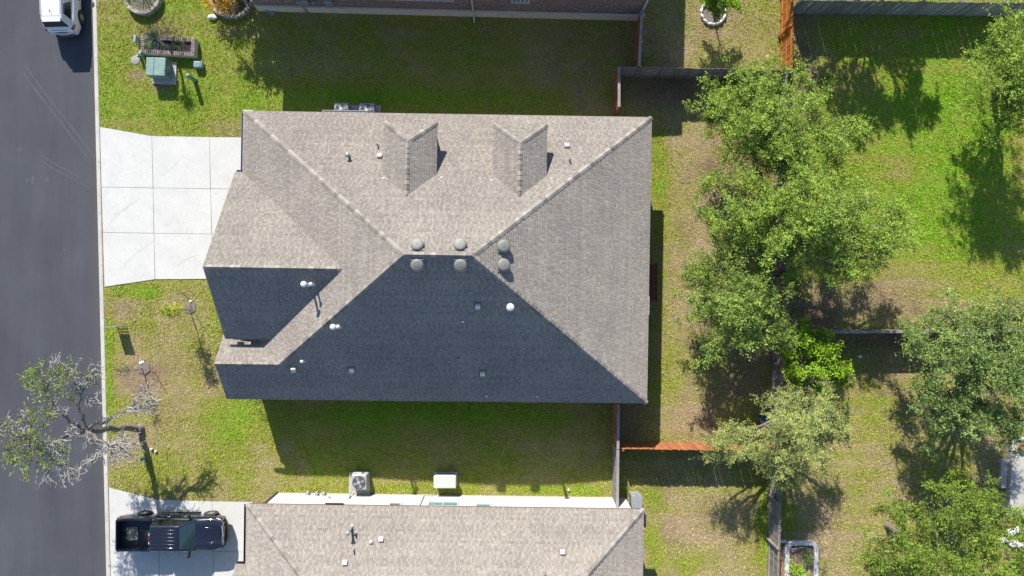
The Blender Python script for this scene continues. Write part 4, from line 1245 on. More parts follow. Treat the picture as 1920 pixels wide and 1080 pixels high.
tree('broad grey-green tree at the right edge below the thin fence', (1795, 680), 2.2,
     [(1740,610,3.8,.85),(1790,600,4.2,1.0),(1850,610,4.8,1.2),(1905,640,4.8,1.2),(1740,668,4.3,1.0),(1800,668,5.4,1.4),(1860,700,5.8,1.5),(1922,720,4.8,1.3),(1732,740,3.9,.95),(1790,760,4.8,1.3),(1850,780,4.8,1.2),(1912,800,4.3,1.0),(1765,800,3.8,.8),(1715,635,3.3,.5),(1900,590,4,.8)],
     G_GREY, 281, gap=.25, dens=95, leaf=(.11, .055), r0=.2)
tree('yellow-green tree at the bottom edge, left of the two in the corner', (1665, 985), 1.9,
     [(1690,1000,3.8,1.0),(1650,1040,3.3,.85),(1722,1050,4.3,1.2),(1700,958,3.3,.65),(1788,1072,4.8,1.2),(1752,1002,3.8,.8),(1655,1085,3.5,.9),(1730,1100,4.5,1.1)],
     G_YEL, 311, gap=.25, dens=95)
tree('yellow-green tree in the bottom right corner beside the white patio', (1810, 955), 1.9,
     [(1820,930,3.8,.95),(1862,950,4.3,1.1),(1802,990,4.8,1.2),(1862,1020,4.8,1.25),(1905,980,3.9,.85),(1910,1060,4.3,1.1),(1772,918,3.0,.5),(1850,1080,4.6,1.1),(1800,900,2.8,.35)],
     G_YEL, 341, gap=.25, dens=95)
# trees that stand above the top edge and only send their shade into the picture
tree('tree just beyond the top edge whose shadow falls on the bright lawn', (1590, -70), 2.5,
     [(1600,-130,5.2,1.3),(1680,-130,5.4,1.3),(1740,-120,4.8,1.1),(1640,-170,5.6,1.3),(1700,-180,4.5,1.0),(1760,-150,6,.9),(1545,-120,4.4,.9)], G_OAK, 371, gap=.3, dens=34, leaf=(.18, .08))
tree('tree just beyond the top edge whose shadow falls beside the brick house', (448, -62), 2.0,
     [(405,-110,3.6,.9),(425,-95,3.3,.8),(380,-135,4.0,.8),(455,-70,2.3,.6)], G_OAK, 391, gap=.3, dens=34, leaf=(.16, .08))

# ---- half-bare oak by the street, with foliage tufts and bleached dead twigs
def street_oak():
    b = P(263, 803); root = empty('tree', b, 'half-bare oak leaning over the street with bleached twigs and green tufts', 'tree')
    tr = MB(); fk = P(160, 806, 4.3)
    tr.lathe(b, [(.30, -.05), (.24, .1), (.20, .35)], 10)
    limb(tr, b-Vector((0, 0, .1)), fk, .20, .14, 400, 8, .05, 10, 0)
    tuft = [(78,702,5.6,.62),(72,722,5.4,.62),(120,705,5.6,.55),(128,692,5.4,.4),(175,708,5.0,.35),(150,750,5.0,.45),(105,740,5.3,.45),(75,775,5.5,.55),(55,785,5.4,.35),(35,820,5.8,.5),(75,812,5.7,.55),(60,838,5.7,.5),(25,845,5.6,.55),(45,862,5.6,.55),(55,880,5.5,.35),(135,825,5.2,.45),(110,858,5.2,.45),(205,808,3.6,.28),(165,700,5,.25),(15,800,5.8,.3),(90,860,5.4,.35),(100,765,5.3,.3),(165,738,4.8,.22)]
    dead = [(110,680,5.4,.5),(140,700,5.4,.45),(150,715,5.2,.4),(180,690,5,.4),(180,745,4.8,.5),(285,745,3.8,.5),(275,730,3.8,.45),(265,765,3.8,.4),(290,765,3.6,.35),(95,835,5.3,.6),(80,850,5.3,.5),(125,850,5.0,.5),(130,810,5.0,.5),(190,835,4.4,.6),(225,835,4.1,.6),(255,830,3.9,.5),(180,858,4.3,.5),(90,895,5.2,.45),(130,895,5.0,.45),(150,885,4.9,.4),(40,805,5.6,.4),(10,795,5.8,.45),(45,780,5.5,.3),(215,860,4.1,.35),(240,850,3.9,.4),(120,770,5.2,.3),(200,790,4.2,.4),(170,825,4.5,.45),(240,815,3.7,.45)]
    heads = [P(115, 775, 5.0), P(150, 752, 4.8), P(110, 825, 5.0), P(205, 838, 4.3), P(235, 772, 3.7), P(60, 830, 5.3), P(85, 735, 5.2)]
    for i, hd in enumerate(heads[:5]): limb(tr, fk, hd, .10, .06, 420+i, 6, .22, 7)
    limb(tr, heads[2], heads[5], .065, .04, 430, 5, .2, 6); limb(tr, heads[0], heads[6], .065, .04, 431, 5, .2, 6)
    tr.build('trunk', mat('pale_oak_bark', (.24, .205, .175), .95, .4, 9, .7, 30), root, smooth=60)
    tw = MB(); rr = random.Random(5)
    def near(p): return min(heads+[fk], key=lambda q: (q-p).length)
    for px, py, h, r in tuft:
        c = P(px, py, h); limb(tw, near(c), c, .04, .012, int(px*7+py), 5, .25, 5)
    for i, (px, py, h, r) in enumerate(dead):
        c = P(px, py, h); pts = limb(tw, near(c), c, .045, .026, 500+i, 6, .25, 5)
        for k in range(9):
            q = pts[rr.randint(2, 6)]; a = rr.uniform(0, 6.28)
            e = c+Vector((math.cos(a)*r, math.sin(a)*r, rr.uniform(-.3, .35)))
            sub = limb(tw, q, e, .026, .014, 600+i*20+k, 5, .35, 4)
            for z in range(4):
                s = sub[rr.randint(1, 5)]; a2 = rr.uniform(0, 6.28); ln = rr.uniform(.12, .34)
                limb(tw, s, s+Vector((math.cos(a2)*ln, math.sin(a2)*ln, rr.uniform(-.1, .2))),   .015, .009, 900+i*90+k*9+z, 3, .35, 3)
    t_o = tw.build('dead_twigs', DEAD, root); t_o['label'] = 'bleached leafless twigs'
    V, Fc, C_ = leaf_cloud([(tuple(P(px, py, h)), (r, r, r*.6)) for px, py, h, r in [(a, b, c, d*1.2) for a, b, c, d in tuft]], 52, (.11, .055), (0.17, 0.21, 0.055), 77, twig=.34, gap=.2, spray=10)
    np_mesh('crown', V, Fc, LEAFM, root, None, {'Col': C_})
street_oak()

def bush(name, label, cat, base, clusters, col, seed, leaf=(.08, .05), dens=120, twig=.25, spray=8, group=None, stem=True, parent=None):
    b = P(*base); root = empty(name, b, label, cat, group)
    cl = [(P(px, py, h), (r, r, r*.75)) for px, py, h, r in clusters]
    st = MB()
    for i, (c, r) in enumerate(cl): limb(st, b, c, .03, .008, seed+i, 4, .15, 5)
    st.build('stems', BARKD, root)
    V, Fc, C_ = leaf_cloud([(tuple(c), r) for c, r in cl], dens, leaf, col, seed, twig=twig, spray=spray)
    np_mesh('foliage', V, Fc, LEAFM, root, None, {'Col': C_})
    return root
def spiky(name, label, cat, c, n, L, col, seed, w=.035, trunk=None, lean=0.9):
    """rosette of long narrow leaves"""
    rr = random.Random(seed); root = empty(name, trunk[0] if trunk else c, label, cat)
    V = []; Cc = []
    for i in range(n):
        a = rr.uniform(0, 6.28); el = rr.uniform(-.15, 1.3)
        d = Vector((math.cos(a)*math.cos(el), math.sin(a)*math.cos(el), math.sin(el))); l = L*rr.uniform(.7, 1.1)
        s = d.cross(Vector((0, 0, 1))).normalized()*w
        m = c+d*l*.5; t = c+d*l-Vector((0, 0, .08*l))
        V += [c-s*.6, m-s, t, m+s]; k = rr.uniform(.75, 1.25); Cc += [(col[0]*k, col[1]*k, col[2]*k)]*4
    np_mesh('leaves', np.array([tuple(p) for p in V]), np.arange(len(V)).reshape(-1, 4), LEAFM, root, None, {'Col': np.array(Cc)})
    if trunk:
        m = MB(); m.tube(trunk, [.08, .06, .05, .05][:len(trunk)], 8); m.build('stem', BARK, root, smooth=50)
    return root
# ------------------------------------------------------------------ small things
def circ(c, r, n=18): return [Vector((c.x+r*math.cos(2*math.pi*i/n), c.y+r*math.sin(2*math.pi*i/n), 0)) for i in range(n)]
def disc(name, c, r, z, m, parent=None, seed=0, n=20, amp=.12):
    rr = random.Random(seed); b = MB()
    pts = [Vector((c.x+r*(1+rr.uniform(-amp, amp))*math.cos(2*math.pi*i/n), c.y+r*(1+rr.uniform(-amp, amp))*math.sin(2*math.pi*i/n), 0)) for i in range(n)]
    b.prism(pts, -.05, z*.4)
    k = len(b.v); b.v.append(Vector((c.x, c.y, z)))
    top = list(range(n, 2*n)); b.f.pop(1)
    for i in range(n): b.f.append((top[i], top[(i+1) % n], k))
    return b.build(name, m, parent, smooth=60)
# -- brick planter
pc = [P(264, 64.5, .45), P(365.5, 71, .45), P(364.5, 106.5, .45), P(264.5, 98.5, .45)]
ctr = sum(pc, Vector())/4
pl = empty('planter', (ctr.x, ctr.y, 0), 'rectangular brick planter with spiky plants near the street', 'planter')
ux = (pc[1]-pc[0]).normalized(); uy = Vector((-ux.y, ux.x, 0)); PWd = (pc[1]-pc[0]).length; PHt = (pc[0]-pc[3]).length
def pp(u, v, z=0): return Vector((ctr.x, ctr.y, 0)) + ux*u + uy*v + Vector((0, 0, z))
ang = math.atan2(ux.y, ux.x)
hw, hh = PWd/2, PHt/2
w_ = MB()
for a, b_ in (((-hw, hh-.11), (hw, hh-.11)), ((-hw, -hh+.11), (hw, -hh+.11))): w_.bar(pp(*a, .18), pp(*b_, .18), .19, .46)
for a, b_ in (((-hw+.11, -hh+.21), (-hw+.11, hh-.21)), ((hw-.11, -hh+.21), (hw-.11, hh-.21))): w_.bar(pp(*a, .18), pp(*b_, .18), .19, .46)
w_.build('planter_wall', CREAM, pl)
PBR = mat('planter_brick', (.33, .245, .225), .9, .2, 12, .3, 40, rand=.4)
bmesh_ = MB().box((0, 0, 0), (.075, .22, .06)).mesh('brick', PBR)
n = int(PWd/.118)
for i in range(n):
    for s in (-1, 1): inst('brick', bmesh_, pl, pp(-hw+(i+.5)*PWd/n, s*(hh-.11), .44+random.uniform(-.004, .004)), (0, 0, ang+random.uniform(-.04, .04)))
n = int((PHt-.44)/.118)
for i in range(n):
    for s in (-1, 1): inst('brick', bmesh_, pl, pp(s*(hw-.11), -hh+.22+(i+.5)*(PHt-.44)/n, .44), (0, 0, ang+math.pi/2+random.uniform(-.04, .04)))
MB().prism([pp(-hw+.2, -hh+.2), pp(hw-.2, -hh+.2), pp(hw-.2, hh-.2), pp(-hw+.2, hh-.2)], 0, .33).build('soil', SOILD, pl)
NOGRASS.append([pp(-hw, -hh), pp(hw, -hh), pp(hw, hh), pp(-hw, hh)])
yb = pp(.2, -.28, .3)
spiky('yucca', 'tall grey-green yucca rising from the brick planter', 'plant', yb+Vector((-.12, .12, 1.55)), 110, .78, (.06, .085, .06), 3, .022, [yb, yb+Vector((.02, .05, .7)), yb+Vector((-.12, .12, 1.55))])
bush('shrub', 'bright green tuft at the left end of the brick planter', 'shrub', (281, 82), [(280, 78, .6, .3), (279, 88, .5, .22)], (.08, .15, .012), 8, (.16, .02), 160)
bush('shrub', 'small green tuft in the middle of the brick planter', 'shrub', (340, 91), [(337, 88, .55, .22), (330, 82, .5, .15)], (.09, .14, .016), 9, (.16, .02), 150)
# -- transformer on its pad
tp = empty('transformer_box', P(309, 136), 'green metal transformer box on a concrete pad behind the brick planter', 'transformer')
MB().box(P(310, 137)+Vector((0, 0, .02)), (1.36, 1.32, .16), rz=-.035).build('concrete_pad', m_concrete('pad_concrete', (.60, .56, .51)), tp, bevel=.01)
GRN = mat('transformer_green', (.23, .35, .315), .5, .2, 4, fine=.08, bscale=50, spec=.4)
cb = P(306, 133.5); body = MB()
for z0, z1, s0, s1 in ((.1, .72, 1.10, 1.08), (.72, .86, 1.14, 1.10)):
    body.v += [cb+Matrix.Rotation(-.035, 3, 'Z') @ Vector((sx_*s0/2, sy_*s0*.47, z0)) for sx_, sy_ in ((-1, -1), (1, -1), (1, 1), (-1, 1))] + [cb+Matrix.Rotation(-.035, 3, 'Z') @ Vector((sx_*s1/2, sy_*s1*.47, z1)) for sx_, sy_ in ((-1, -1), (1, -1), (1, 1), (-1, 1))]
    k = len(body.v)-8; body.f += [tuple(k+i for i in q) for q in ((3, 2, 1, 0), (4, 5, 6, 7), (0, 1, 5, 4), (1, 2, 6, 5), (2, 3, 7, 6), (3, 0, 4, 7))]
bo = body.build('cabinet', GRN, tp, bevel=.025)
MB().box(cb+Vector((-.1, 0, .868)), (.02, 1.0, .012), rz=-.035).build('lid_seam', DARKM, bo)
MB().box(cb+Vector((.565, -.28, .45)), (.02, .12, .2), rz=-.035).build('lock_box', mat('teal_label', (.02, .22, .24), .5), bo)
NOGRASS.append([P(288, 116), P(331, 116), P(331, 158), P(288, 158)])
MB_s = MB().blob(P(289, 150)+Vector((0, 0, .05)), (.12, .1, .09), 4); tag(MB_s.build('stone', STONEW, smooth=60), 'small white stone beside the transformer pad', 'stone')
# -- pedestals and lids
ub = empty('utility_box', P(374, 124), 'small blue-grey utility box right of the brick planter', 'utility box')
BLG = mat('blue_grey_box', (.20, .30, .36), .5, .15, 6)
MB().box(P(374, 124)+Vector((0, 0, .17)), (.44, .40, .36), rz=-.05).build('body', BLG, ub, bevel=.06); MB().box(P(374, 124)+Vector((0.24, 0.02, .17)), (.05, .36, .3), rz=-.05).build('side_plate', mat('pale_teal', (.45, .58, .55), .5), ub, bevel=.02)
pd = empty('utility_pedestal', P(366, 151), 'round-topped green utility pedestal on the lawn right of the transformer', 'pedestal')
MB().lathe(P(366, 151), [(.125, 0), (.125, .85), (.12, .93), (.09, .99), (.03, 1.02)], 16).build('tube', mat('pale_green_plastic', (.20, .38, .26), .45, .1, 5), pd, smooth=50)
MB().lathe(P(366, 151), [(.15, -.02), (.15, .05), (.13, .06)], 16).build('foot', DARKM, pd)
for (px, py, h, r, lab) in ((265, 108, .45, .085, 'short pale green pipe stub nearest the grey lid by the street lawn'), (271, 103, .5, .10, 'short green pipe stub touching the corner of the brick planter')):
    q = empty('pipe_stub', P(px, py), lab, 'pipe'); MB().lathe(P(px, py), [(r, 0), (r, h), (r*.8, h+.02), (r*.6, h+.01)], 14).build('tube', mat('green_pipe', (.25, .40, .30), .5), q, smooth=50)
tag(MB().lathe(P(254, 113), [(.26, -.02), (.26, .02), (.22, .035), (.01, .04)], 20).build('valve_lid', mat('grey_lid', (.33, .31, .30), .8), smooth=50), 'round grey valve lid in the lawn near the street', 'lid')
tag(MB().box(P(261, 78)+Vector((0, 0, .25)), (.12, .42, .5), rz=-.06).build('utility_marker', mat('pale_teal2', (.32, .48, .46), .5), bevel=.03), 'pale teal upright box at the left end of the brick planter', 'utility box')
# -- ring planter with shrub at the top left
def brick_ring(root, c, r, n, a0, a1, m, z=.16, size=(.14, .2, .2), name='edging_brick'):
    me = MB().box((0, 0, 0), size).mesh(name, m)
    for i in range(n):
        a = a0+(a1-a0)*(i+.5)/n
        inst(name, me, root, (c.x+r*math.cos(a), c.y+r*math.sin(a), z+random.uniform(-.01, .01)), (0, 0, a+math.pi/2+random.uniform(-.05, .05)))
EDG = mat('edging_stone', (.46, .42, .37), .9, .2, 9, .2, 30, rand=.25)
rc = P(271, -4)
rp = empty('ring_planter', rc, 'round planter edged with upright stones at the top edge', 'planter')
brick_ring(rp, rc, .98, 38, 0, 2*math.pi, EDG, .18, (.15, .19, .36)); disc('soil', rc, .92, .2, MULCH, rp, 3)
NOGRASS.append(circ(rc, 1.0))
bush('shrub', 'grey-green feathery shrub growing in the round planter', 'shrub', (271, -4), [(255, -8, 1.3, .65), (270, -2, 1.0, .6), (248, 2, .9, .45), (285, -14, 1.6, .7), (262, -20, 1.9, .7), (290, -2, .9, .4)], (.105, .15, .045), 21, (.12, .03), 60, .4)
# -- flower bed at the corner of the brick house
fb = [P(398, -20), P(399, 8), P(408, 24), P(428, 33), P(448, 33), P(462, 24), P(474, 8), P(480, -20)]
fbr = empty('flower_bed', P(436, 10), 'curved flower bed with stone edging at the corner of the brick house', 'flower bed')
MB().prism(fb, -.05, .12).build('soil', SOILD, fbr); NOGRASS.append(fb)
eb = MB().box((0, 0, 0), (.16, .2, .3)).mesh('edging_brick', EDG)
for a, b_ in zip(fb[:-1], fb[1:]):
    L = (b_-a).length; k = max(1, int(L/.17))
    for i in range(k):
        q = a.lerp(b_, (i+.5)/k); inst('edging_brick', eb, fbr, (q.x, q.y, .13), (0, 0, math.atan2((b_-a).y, (b_-a).x)+random.uniform(-.08, .08)))
bush('flowering_bush', 'bush covered in yellow-orange flowers at the top edge', 'bush', (418, 5), [(400, 3, .9, .5), (415, 10, 1.0, .55), (430, -3, 1.0, .55), (430, 17, .7, .42), (408, -14, 1.1, .5), (393, -5, .9, .4)], (.50, .29, .010), 31, (.075, .065), 110, .22)
bush('shrub', 'dark green shrub between the yellow bush and the brick house', 'shrub', (448, 8), [(448, 2, .7, .45), (455, 15, .5, .35), (440, 18, .5, .32)], (.045, .085, .02), 33, (.08, .05), 110)
tag(MB().blob(P(399, 33)+Vector((0, 0, .06)), (.28, .17, .12), 7).build('stone', STONEW, smooth=60), 'pale flat stone beside the flower bed', 'stone')
sb = empty('splash_block', P(505, 22), 'grey plastic splash tray below the brick house corner', 'splash tray')
Ms = Matrix.Rotation(-.75, 3, 'Z') @ Matrix.Rotation(.12, 3, 'Y')
q = P(506, 22)+Vector((0, 0, .07)); MB().box(q, (.62, .3, .05), m=Ms).build('tray', STEELG, sb, bevel=.015)
for s in (-1, 1): MB().box(q+Ms @ Vector((0, s*.145, .06)), (.62, .025, .09), m=Ms).build('tray_side', STEELG, sb)

# -- air conditioners
def condenser(label, c, s, h, group=None, rz=0.0, pad=None):
    r = empty('air_conditioner', (c.x, c.y, 0), label, 'air conditioner', group)
    M3 = Matrix.Rotation(rz, 3, 'Z')
    ACM = mat('ac_grey_metal', (.46, .46, .45), .5, .08, 5, metal=.2)
    o = MB().box(c+Vector((0, 0, .08+h/2)), (s, s, h-.04), m=M3).build('casing', ACM, r, bevel=.07, seg=3)
    for k in range(7):
        z = .18+k*(h-.28)/6
        MB().box(c+Vector((0, 0, z)), (s+.012, s+.012, .03), m=M3).build('louvre', STEELG, o, bevel=.01)
    t = c+Vector((0, 0, .08+h-.02))
    MB().lathe(t, [(s*.42, .0), (s*.42, .035), (s*.39, .04), (s*.37, .015), (.02, .006)], 28).build('fan_ring', DARKM, r, smooth=40)
    bl_ = MB()
    for k in range(4):
        a = k*math.pi/2+.3; d = Vector((math.cos(a), math.sin(a), 0)); e = Vector((-d.y, d.x, 0))
        bl_.quad(t+d*.06+Vector((0, 0, .02)), t+d*s*.36-e*.07+Vector((0, 0, .018)), t+d*s*.37+e*.09+Vector((0, 0, .03)), t+d*.08+e*.05+Vector((0, 0, .03)))
    bl_.build('fan_blades', STEELG, r)
    gr = MB()
    for k in range(1, 6): 
        rr_ = s*.40*k/5.5
        ring = [t+Vector((rr_*math.cos(a), rr_*math.sin(a), .045)) for a in np.linspace(0, 2*math.pi, 25)]
        gr.tube(ring, .005, 4, False)
    for k in range(8):
        a = k*math.pi/4; gr.bar(t+Vector((0, 0, .047)), t+Vector((math.cos(a)*s*.41, math.sin(a)*s*.41, .047)), .009, .008)
    gr.build('fan_guard', STEELG, r)
    MB().lathe(t+Vector((0, 0, .04)), [(.10, 0), (.10, .015), (.02, .03)], 16).build('motor_cap', ACM, r, smooth=50)
    return r
pdm = m_concrete('ac_pad', (.52, .49, .44))
tag(MB().box((-9.05, 10.15, .03), (2.75, 1.1, .1), rz=-.015).build('equipment_pad', pdm, bevel=.01), 'concrete pad under the two air conditioners by the main house', 'concrete pad')
condenser('left of the two air conditioners beside the main house', Vector((-9.80, 10.24, 0)), .80, .80)
condenser('right of the two air conditioners beside the main house', Vector((-8.34, 10.18, 0)), .86, .80)
q = [P(655, 885), P(694, 885), P(694, 926), P(655, 926)]
tag(MB().prism(q, -.05, .08).build('equipment_pad', pdm, bevel=.01), 'concrete pad under the air conditioner of the bottom house', 'concrete pad')
NOGRASS.append(q); NOGRASS.append([Vector((-10.4, 9.6, 0)), Vector((-7.7, 9.6, 0)), Vector((-7.7, 10.7, 0)), Vector((-10.4, 10.7, 0))])
c = P(673, 904.5, .85); c.z = 0
condenser('single air conditioner on a pad against the white wall of the bottom house', c, .88, .80)
# -- standby generator
c = P(834, 904, .75); c.z = 0
ge = empty('generator', c, 'white rounded standby generator by the white wall', 'generator')
GEN = mat('generator_white', (.66, .65, .61), .45, .05, 5)
MB().box(c+Vector((0, 0, .03)), (1.35, .8, .12)).build('base_pad', pdm, ge); MB().box(c+Vector((0, 0, .38)), (1.2, .66, .56)).build('body', GEN, ge, bevel=.05)
MB().box(c+Vector((0, 0, .70)), (1.30, .74, .12)).build('lid', GEN, ge, bevel=.055, seg=4)
MB().box(c+Vector((0, .345, .4)), (.9, .02, .35)).build('vent_grille', STEELG, ge)
NOGRASS.append([c+Vector((-.7, -.45, 0)), c+Vector((.7, -.45, 0)), c+Vector((.7, .45, 0)), c+Vector((-.7, .45, 0))])
# -- grey cabinet at the corner of the bottom house
c = P(1194, 941, 1.0); c.z = 0
gc = empty('utility_cabinet', c, 'grey upright cabinet at the corner of the bottom house', 'cabinet')
CABM = mat('cabinet_grey', (.33, .34, .36), .5, .08, 5)
MB().box(c+Vector((0, 0, .5)), (.56, .66, 1.0)).build('body', CABM, gc, bevel=.03); MB().box(c+Vector((0, 0, 1.01)), (.62, .72, .04)).build('lid', CABM, gc, bevel=.015); MB().box(c+Vector((0, .34, 1.0)), (.03, .16, .05)).build('handle', BLACK, gc)
# -- dark red bench behind the main house
bn = empty('garden_bench', (8.05, .35, 0), 'dark red slatted bench against the back of the main house', 'bench')
for k in range(6): MB().box((7.72+k*.095, .35, .44), (.08, 2.15, .03)).build('seat_slat', W_RED, bn, bevel=.005)
for y in (-.66, 1.36):
    for x in (7.72, 8.26): MB().box((x, y, .31), (.07, .07, .62 if x < 8 else .95)).build('leg', W_RED, bn)
    MB().box((8.0, y, .64), (.62, .09, .04)).build('armrest', W_RED, bn, bevel=.01)
for z in (.55, .90): MB().box((8.30, .35, z), (.05, 2.25, .08)).build('back_rail', W_RED, bn)
for k in range(14): MB().box((8.30, -.62+k*.149, .72), (.022, .07, .28)).build('back_slat', W_RED, bn)

# -- street lawn: sign, saplings, lids
sg = empty('yard_sign', P(228, 611), 'thin upright yard sign seen edge-on beside the kerb', 'sign')
s0 = P(219, 611); s1 = P(237, 611)
for p in (s0, s1): MB().bar(p, p+Vector((0, 0, 1.22)), .035, .035, up=Vector((0, 1, 0))).build('post', STEELG, sg)
for z in (.12, .24): MB().bar(s0+Vector((0, 0, z)), s1+Vector((0, 0, z)), .03, .035).build('rail', STEELG, sg)
MB().bar(s0+Vector((0, 0, .76)), s1+Vector((0, 0, .76)), .02, .86).build('sign_panel', mat('sign_grey', (.25, .26, .27), .5), sg)
def sapling(label, base, h, clusters, col, seed, dens, mulch=.42, dead=False):
    b = P(*base); r = empty('sapling', b, label, 'tree')
    m = MB(); top = P(clusters[0][0], clusters[0][1], clusters[0][2]); top = Vector((b.x, b.y, h)); rr = random.Random(seed)
    limb(m, b-Vector((0, 0, .05)), top, .035, .008, seed, 6, .03, 7, 0)
    for k in range(22 if not dead else 45):
        z = rr.uniform(.45, .95)*h; a = rr.uniform(0, 6.28); l = rr.uniform(.2, .45)
        q = b.lerp(top, z/h); e = q+Vector((math.cos(a)*l, math.sin(a)*l, .25))
        limb(m, q, e, .010, .004, seed+k, 3, .2, 4)
        if dead:
            for j in range(3): limb(m, q.lerp(e, .5), e+Vector((rr.uniform(-.2, .2), rr.uniform(-.2, .2), .1)), .005, .003, seed+k*5+j, 3, .2, 3)
    m.build('trunk', BARK if not dead else mat('dry_twigs', (.33, .25, .20), .9, .2, 6), r)
    if not dead:
        V, Fc, C_ = leaf_cloud([((b.x+rr.uniform(-.1, .1), b.y+rr.uniform(-.1, .1), z*h), (.27, .27, .3)) for z in (.5, .62, .74, .86, .95)], dens*4, (.10, .05), col, seed, twig=.25, spray=8)
        np_mesh('crown', V, Fc, LEAFM, r, None, {'Col': C_})
    return r
def mulch_ring(label, px, py, r, seed):
    c = P(px, py); tag(disc('mulch_ring', c, r, .07, MULCH, None, seed), label, 'mulch'); NOGRASS.append(circ(c, r*.9))
mulch_ring('grey mulch circle round the leafy sapling', 356, 577, .36, 1); mulch_ring('grey mulch circle round the dry sapling', 269, 690, .38, 2)
sapling('slender leafy sapling with long narrow shadow on the front lawn', (357, 580), 3.0, [(322, 577, 2.4, .3)], (.34, .36, .045), 700, 70)
sapling('dry brown leafless sapling on the front lawn', (267, 690), 2.3, [(240, 700, 1.8, .4)], (.2, .15, .08), 720, 0, dead=True)
for (px, py), (qx, qy), lab in (((352, 559), (336, 546), 'thin stake above the leafy sapling'), ((372, 604), (368, 590), 'thin stake below the leafy sapling'), ((291, 701), (282, 696), 'thin stake beside the dry sapling')):
    m = MB(); a = P(px, py); m.tube([a-Vector((0, 0, .1)), P(qx, qy, 1.0)], .018, 6); tag(m.build('stake', DARKM), lab, 'stake')
for i, (px, py) in enumerate(((261, 683), (265, 679), (270, 678), (275, 682))):
    pass
st = MB()
tag(MB().blob(P(266, 680)+Vector((0, 0, .03)), (.16, .11, .07), 11).build('stone', STONEW, smooth=60), 'pale stone on the mulch of the dry sapling', 'stone')
tag(MB().blob(P(358, 565)+Vector((0, 0, .03)), (.10, .07, .06), 12).build('stone', STONEW, smooth=60), 'small pale stone on the mulch of the leafy sapling', 'stone')
tag(MB().lathe(P(250, 764), [(.20, -.03), (.20, .02), (.17, .03), (.01, .03)], 20).build('meter_lid', mat('dark_lid', (.07, .07, .075), .7), smooth=50), 'round dark meter lid in the lawn near the kerb', 'lid')
q = empty('utility_pedestal', P(272, 858), 'teal utility pedestal in the shadow of the oak trunk', 'pedestal'); MB().box(P(272, 858)+Vector((0, 0, .225)), (.16, .16, .45)).build('body', mat('teal_plastic', (.22, .42, .38), .5), q, bevel=.03); MB().box(P(272, 858)+Vector((0, 0, .47)), (.19, .19, .05)).build('lid', mat('teal_plastic', (.16, .42, .38)), q, bevel=.02)
for px, py, lab in ((285, 842, 'small white pipe cap, upper one near the oak'), (293, 846, 'small white pipe cap, right one near the oak'), (274, 869, 'small white pipe cap below the teal pedestal')):
    tag(MB().lathe(P(px, py), [(.07, 0), (.07, .1), (.05, .13), (.01, .135)], 14).build('drain_cleanout', PVC, smooth=50), lab, 'pipe cap')
bush('shrub', 'pale yellow-green shrub under the left edge of the roof', 'shrub', (425, 622), [(408, 606, .7, .38), (403, 622, .7, .4), (410, 636, .6, .34), (416, 612, .9, .4)], (.36, .38, .10), 41, (.07, .04), 130)
bush('shrub', 'dark green shrub at the lower left wall of the main house', 'shrub', (490, 742), [(484, 748, .5, .35), (496, 746, .5, .3)], (.05, .10, .02), 43, (.07, .04), 110)
tag(MB().lathe(P(1066, 918), [(.07, 0), (.07, .08), (.01, .1)], 14).build('drain_cleanout', PVC, smooth=50), 'small white pipe cap in the grass strip by the white wall', 'pipe cap')

# -- small tree inside the ring of white stones
rc = P(1337, 24)
ws = empty('stone_ring', rc, 'ring of white stones around a small tree', 'stone ring')
for i in range(13):
    a = i*2*math.pi/13+.1; m = MB().blob((0, 0, 0), (.19, .085, .11), 50+i % 5, amp=.1).mesh('stone', STONEW, smooth=60)
    inst('stone', m, ws, (rc.x+.70*math.cos(a), rc.y+.70*math.sin(a), .08), (0, 0, a+math.pi/2))
disc('mulch', rc, .62, .05, MULCH, ws, 9); NOGRASS.append(circ(rc, .72))
tree('small bright tree in the ring of white stones', (1338, 30), 1.1, [(1338, 12, 1.8, .42), (1355, 2, 2.1, .5), (1328, -2, 2.2, .5), (1372, 2, 1.9, .35), (1350, -15, 2.6, .5)], G_LIME, 820, r0=.045, dens=60, leaf=(.12, .06), twig=.3, spray=10)
# -- blue and red toy chair under the feathery tree
tc_ = P(1426, 786)
ty = empty('toy_chair', tc_, 'blue plastic toy chair with red front, under the feathery tree', 'toy chair')
BLU = mat('blue_plastic', (.02, .13, .36), .4, .1, 5); RDP = mat('red_plastic', (.33, .03, .02), .4, .1, 5)
MB().box(tc_+Vector((.05, 0, .30)), (.42, .5, .06)).build('seat', BLU, ty, bevel=.02); MB().box(tc_+Vector((-.18, .0, .52)), (.06, .62, .5), m=Matrix.Rotation(-.2, 3, 'Y')).build('backrest', BLU, ty, bevel=.03)
for x in (-.13, .22):
    for y in (-.2, .2): MB().box(tc_+Vector((x, y, .14)), (.06, .06, .3)).build('leg', BLU, ty)
MB().box(tc_+Vector((.06, -.36, .2)), (.4, .18, .22)).build('tray', RDP, ty, bevel=.03)
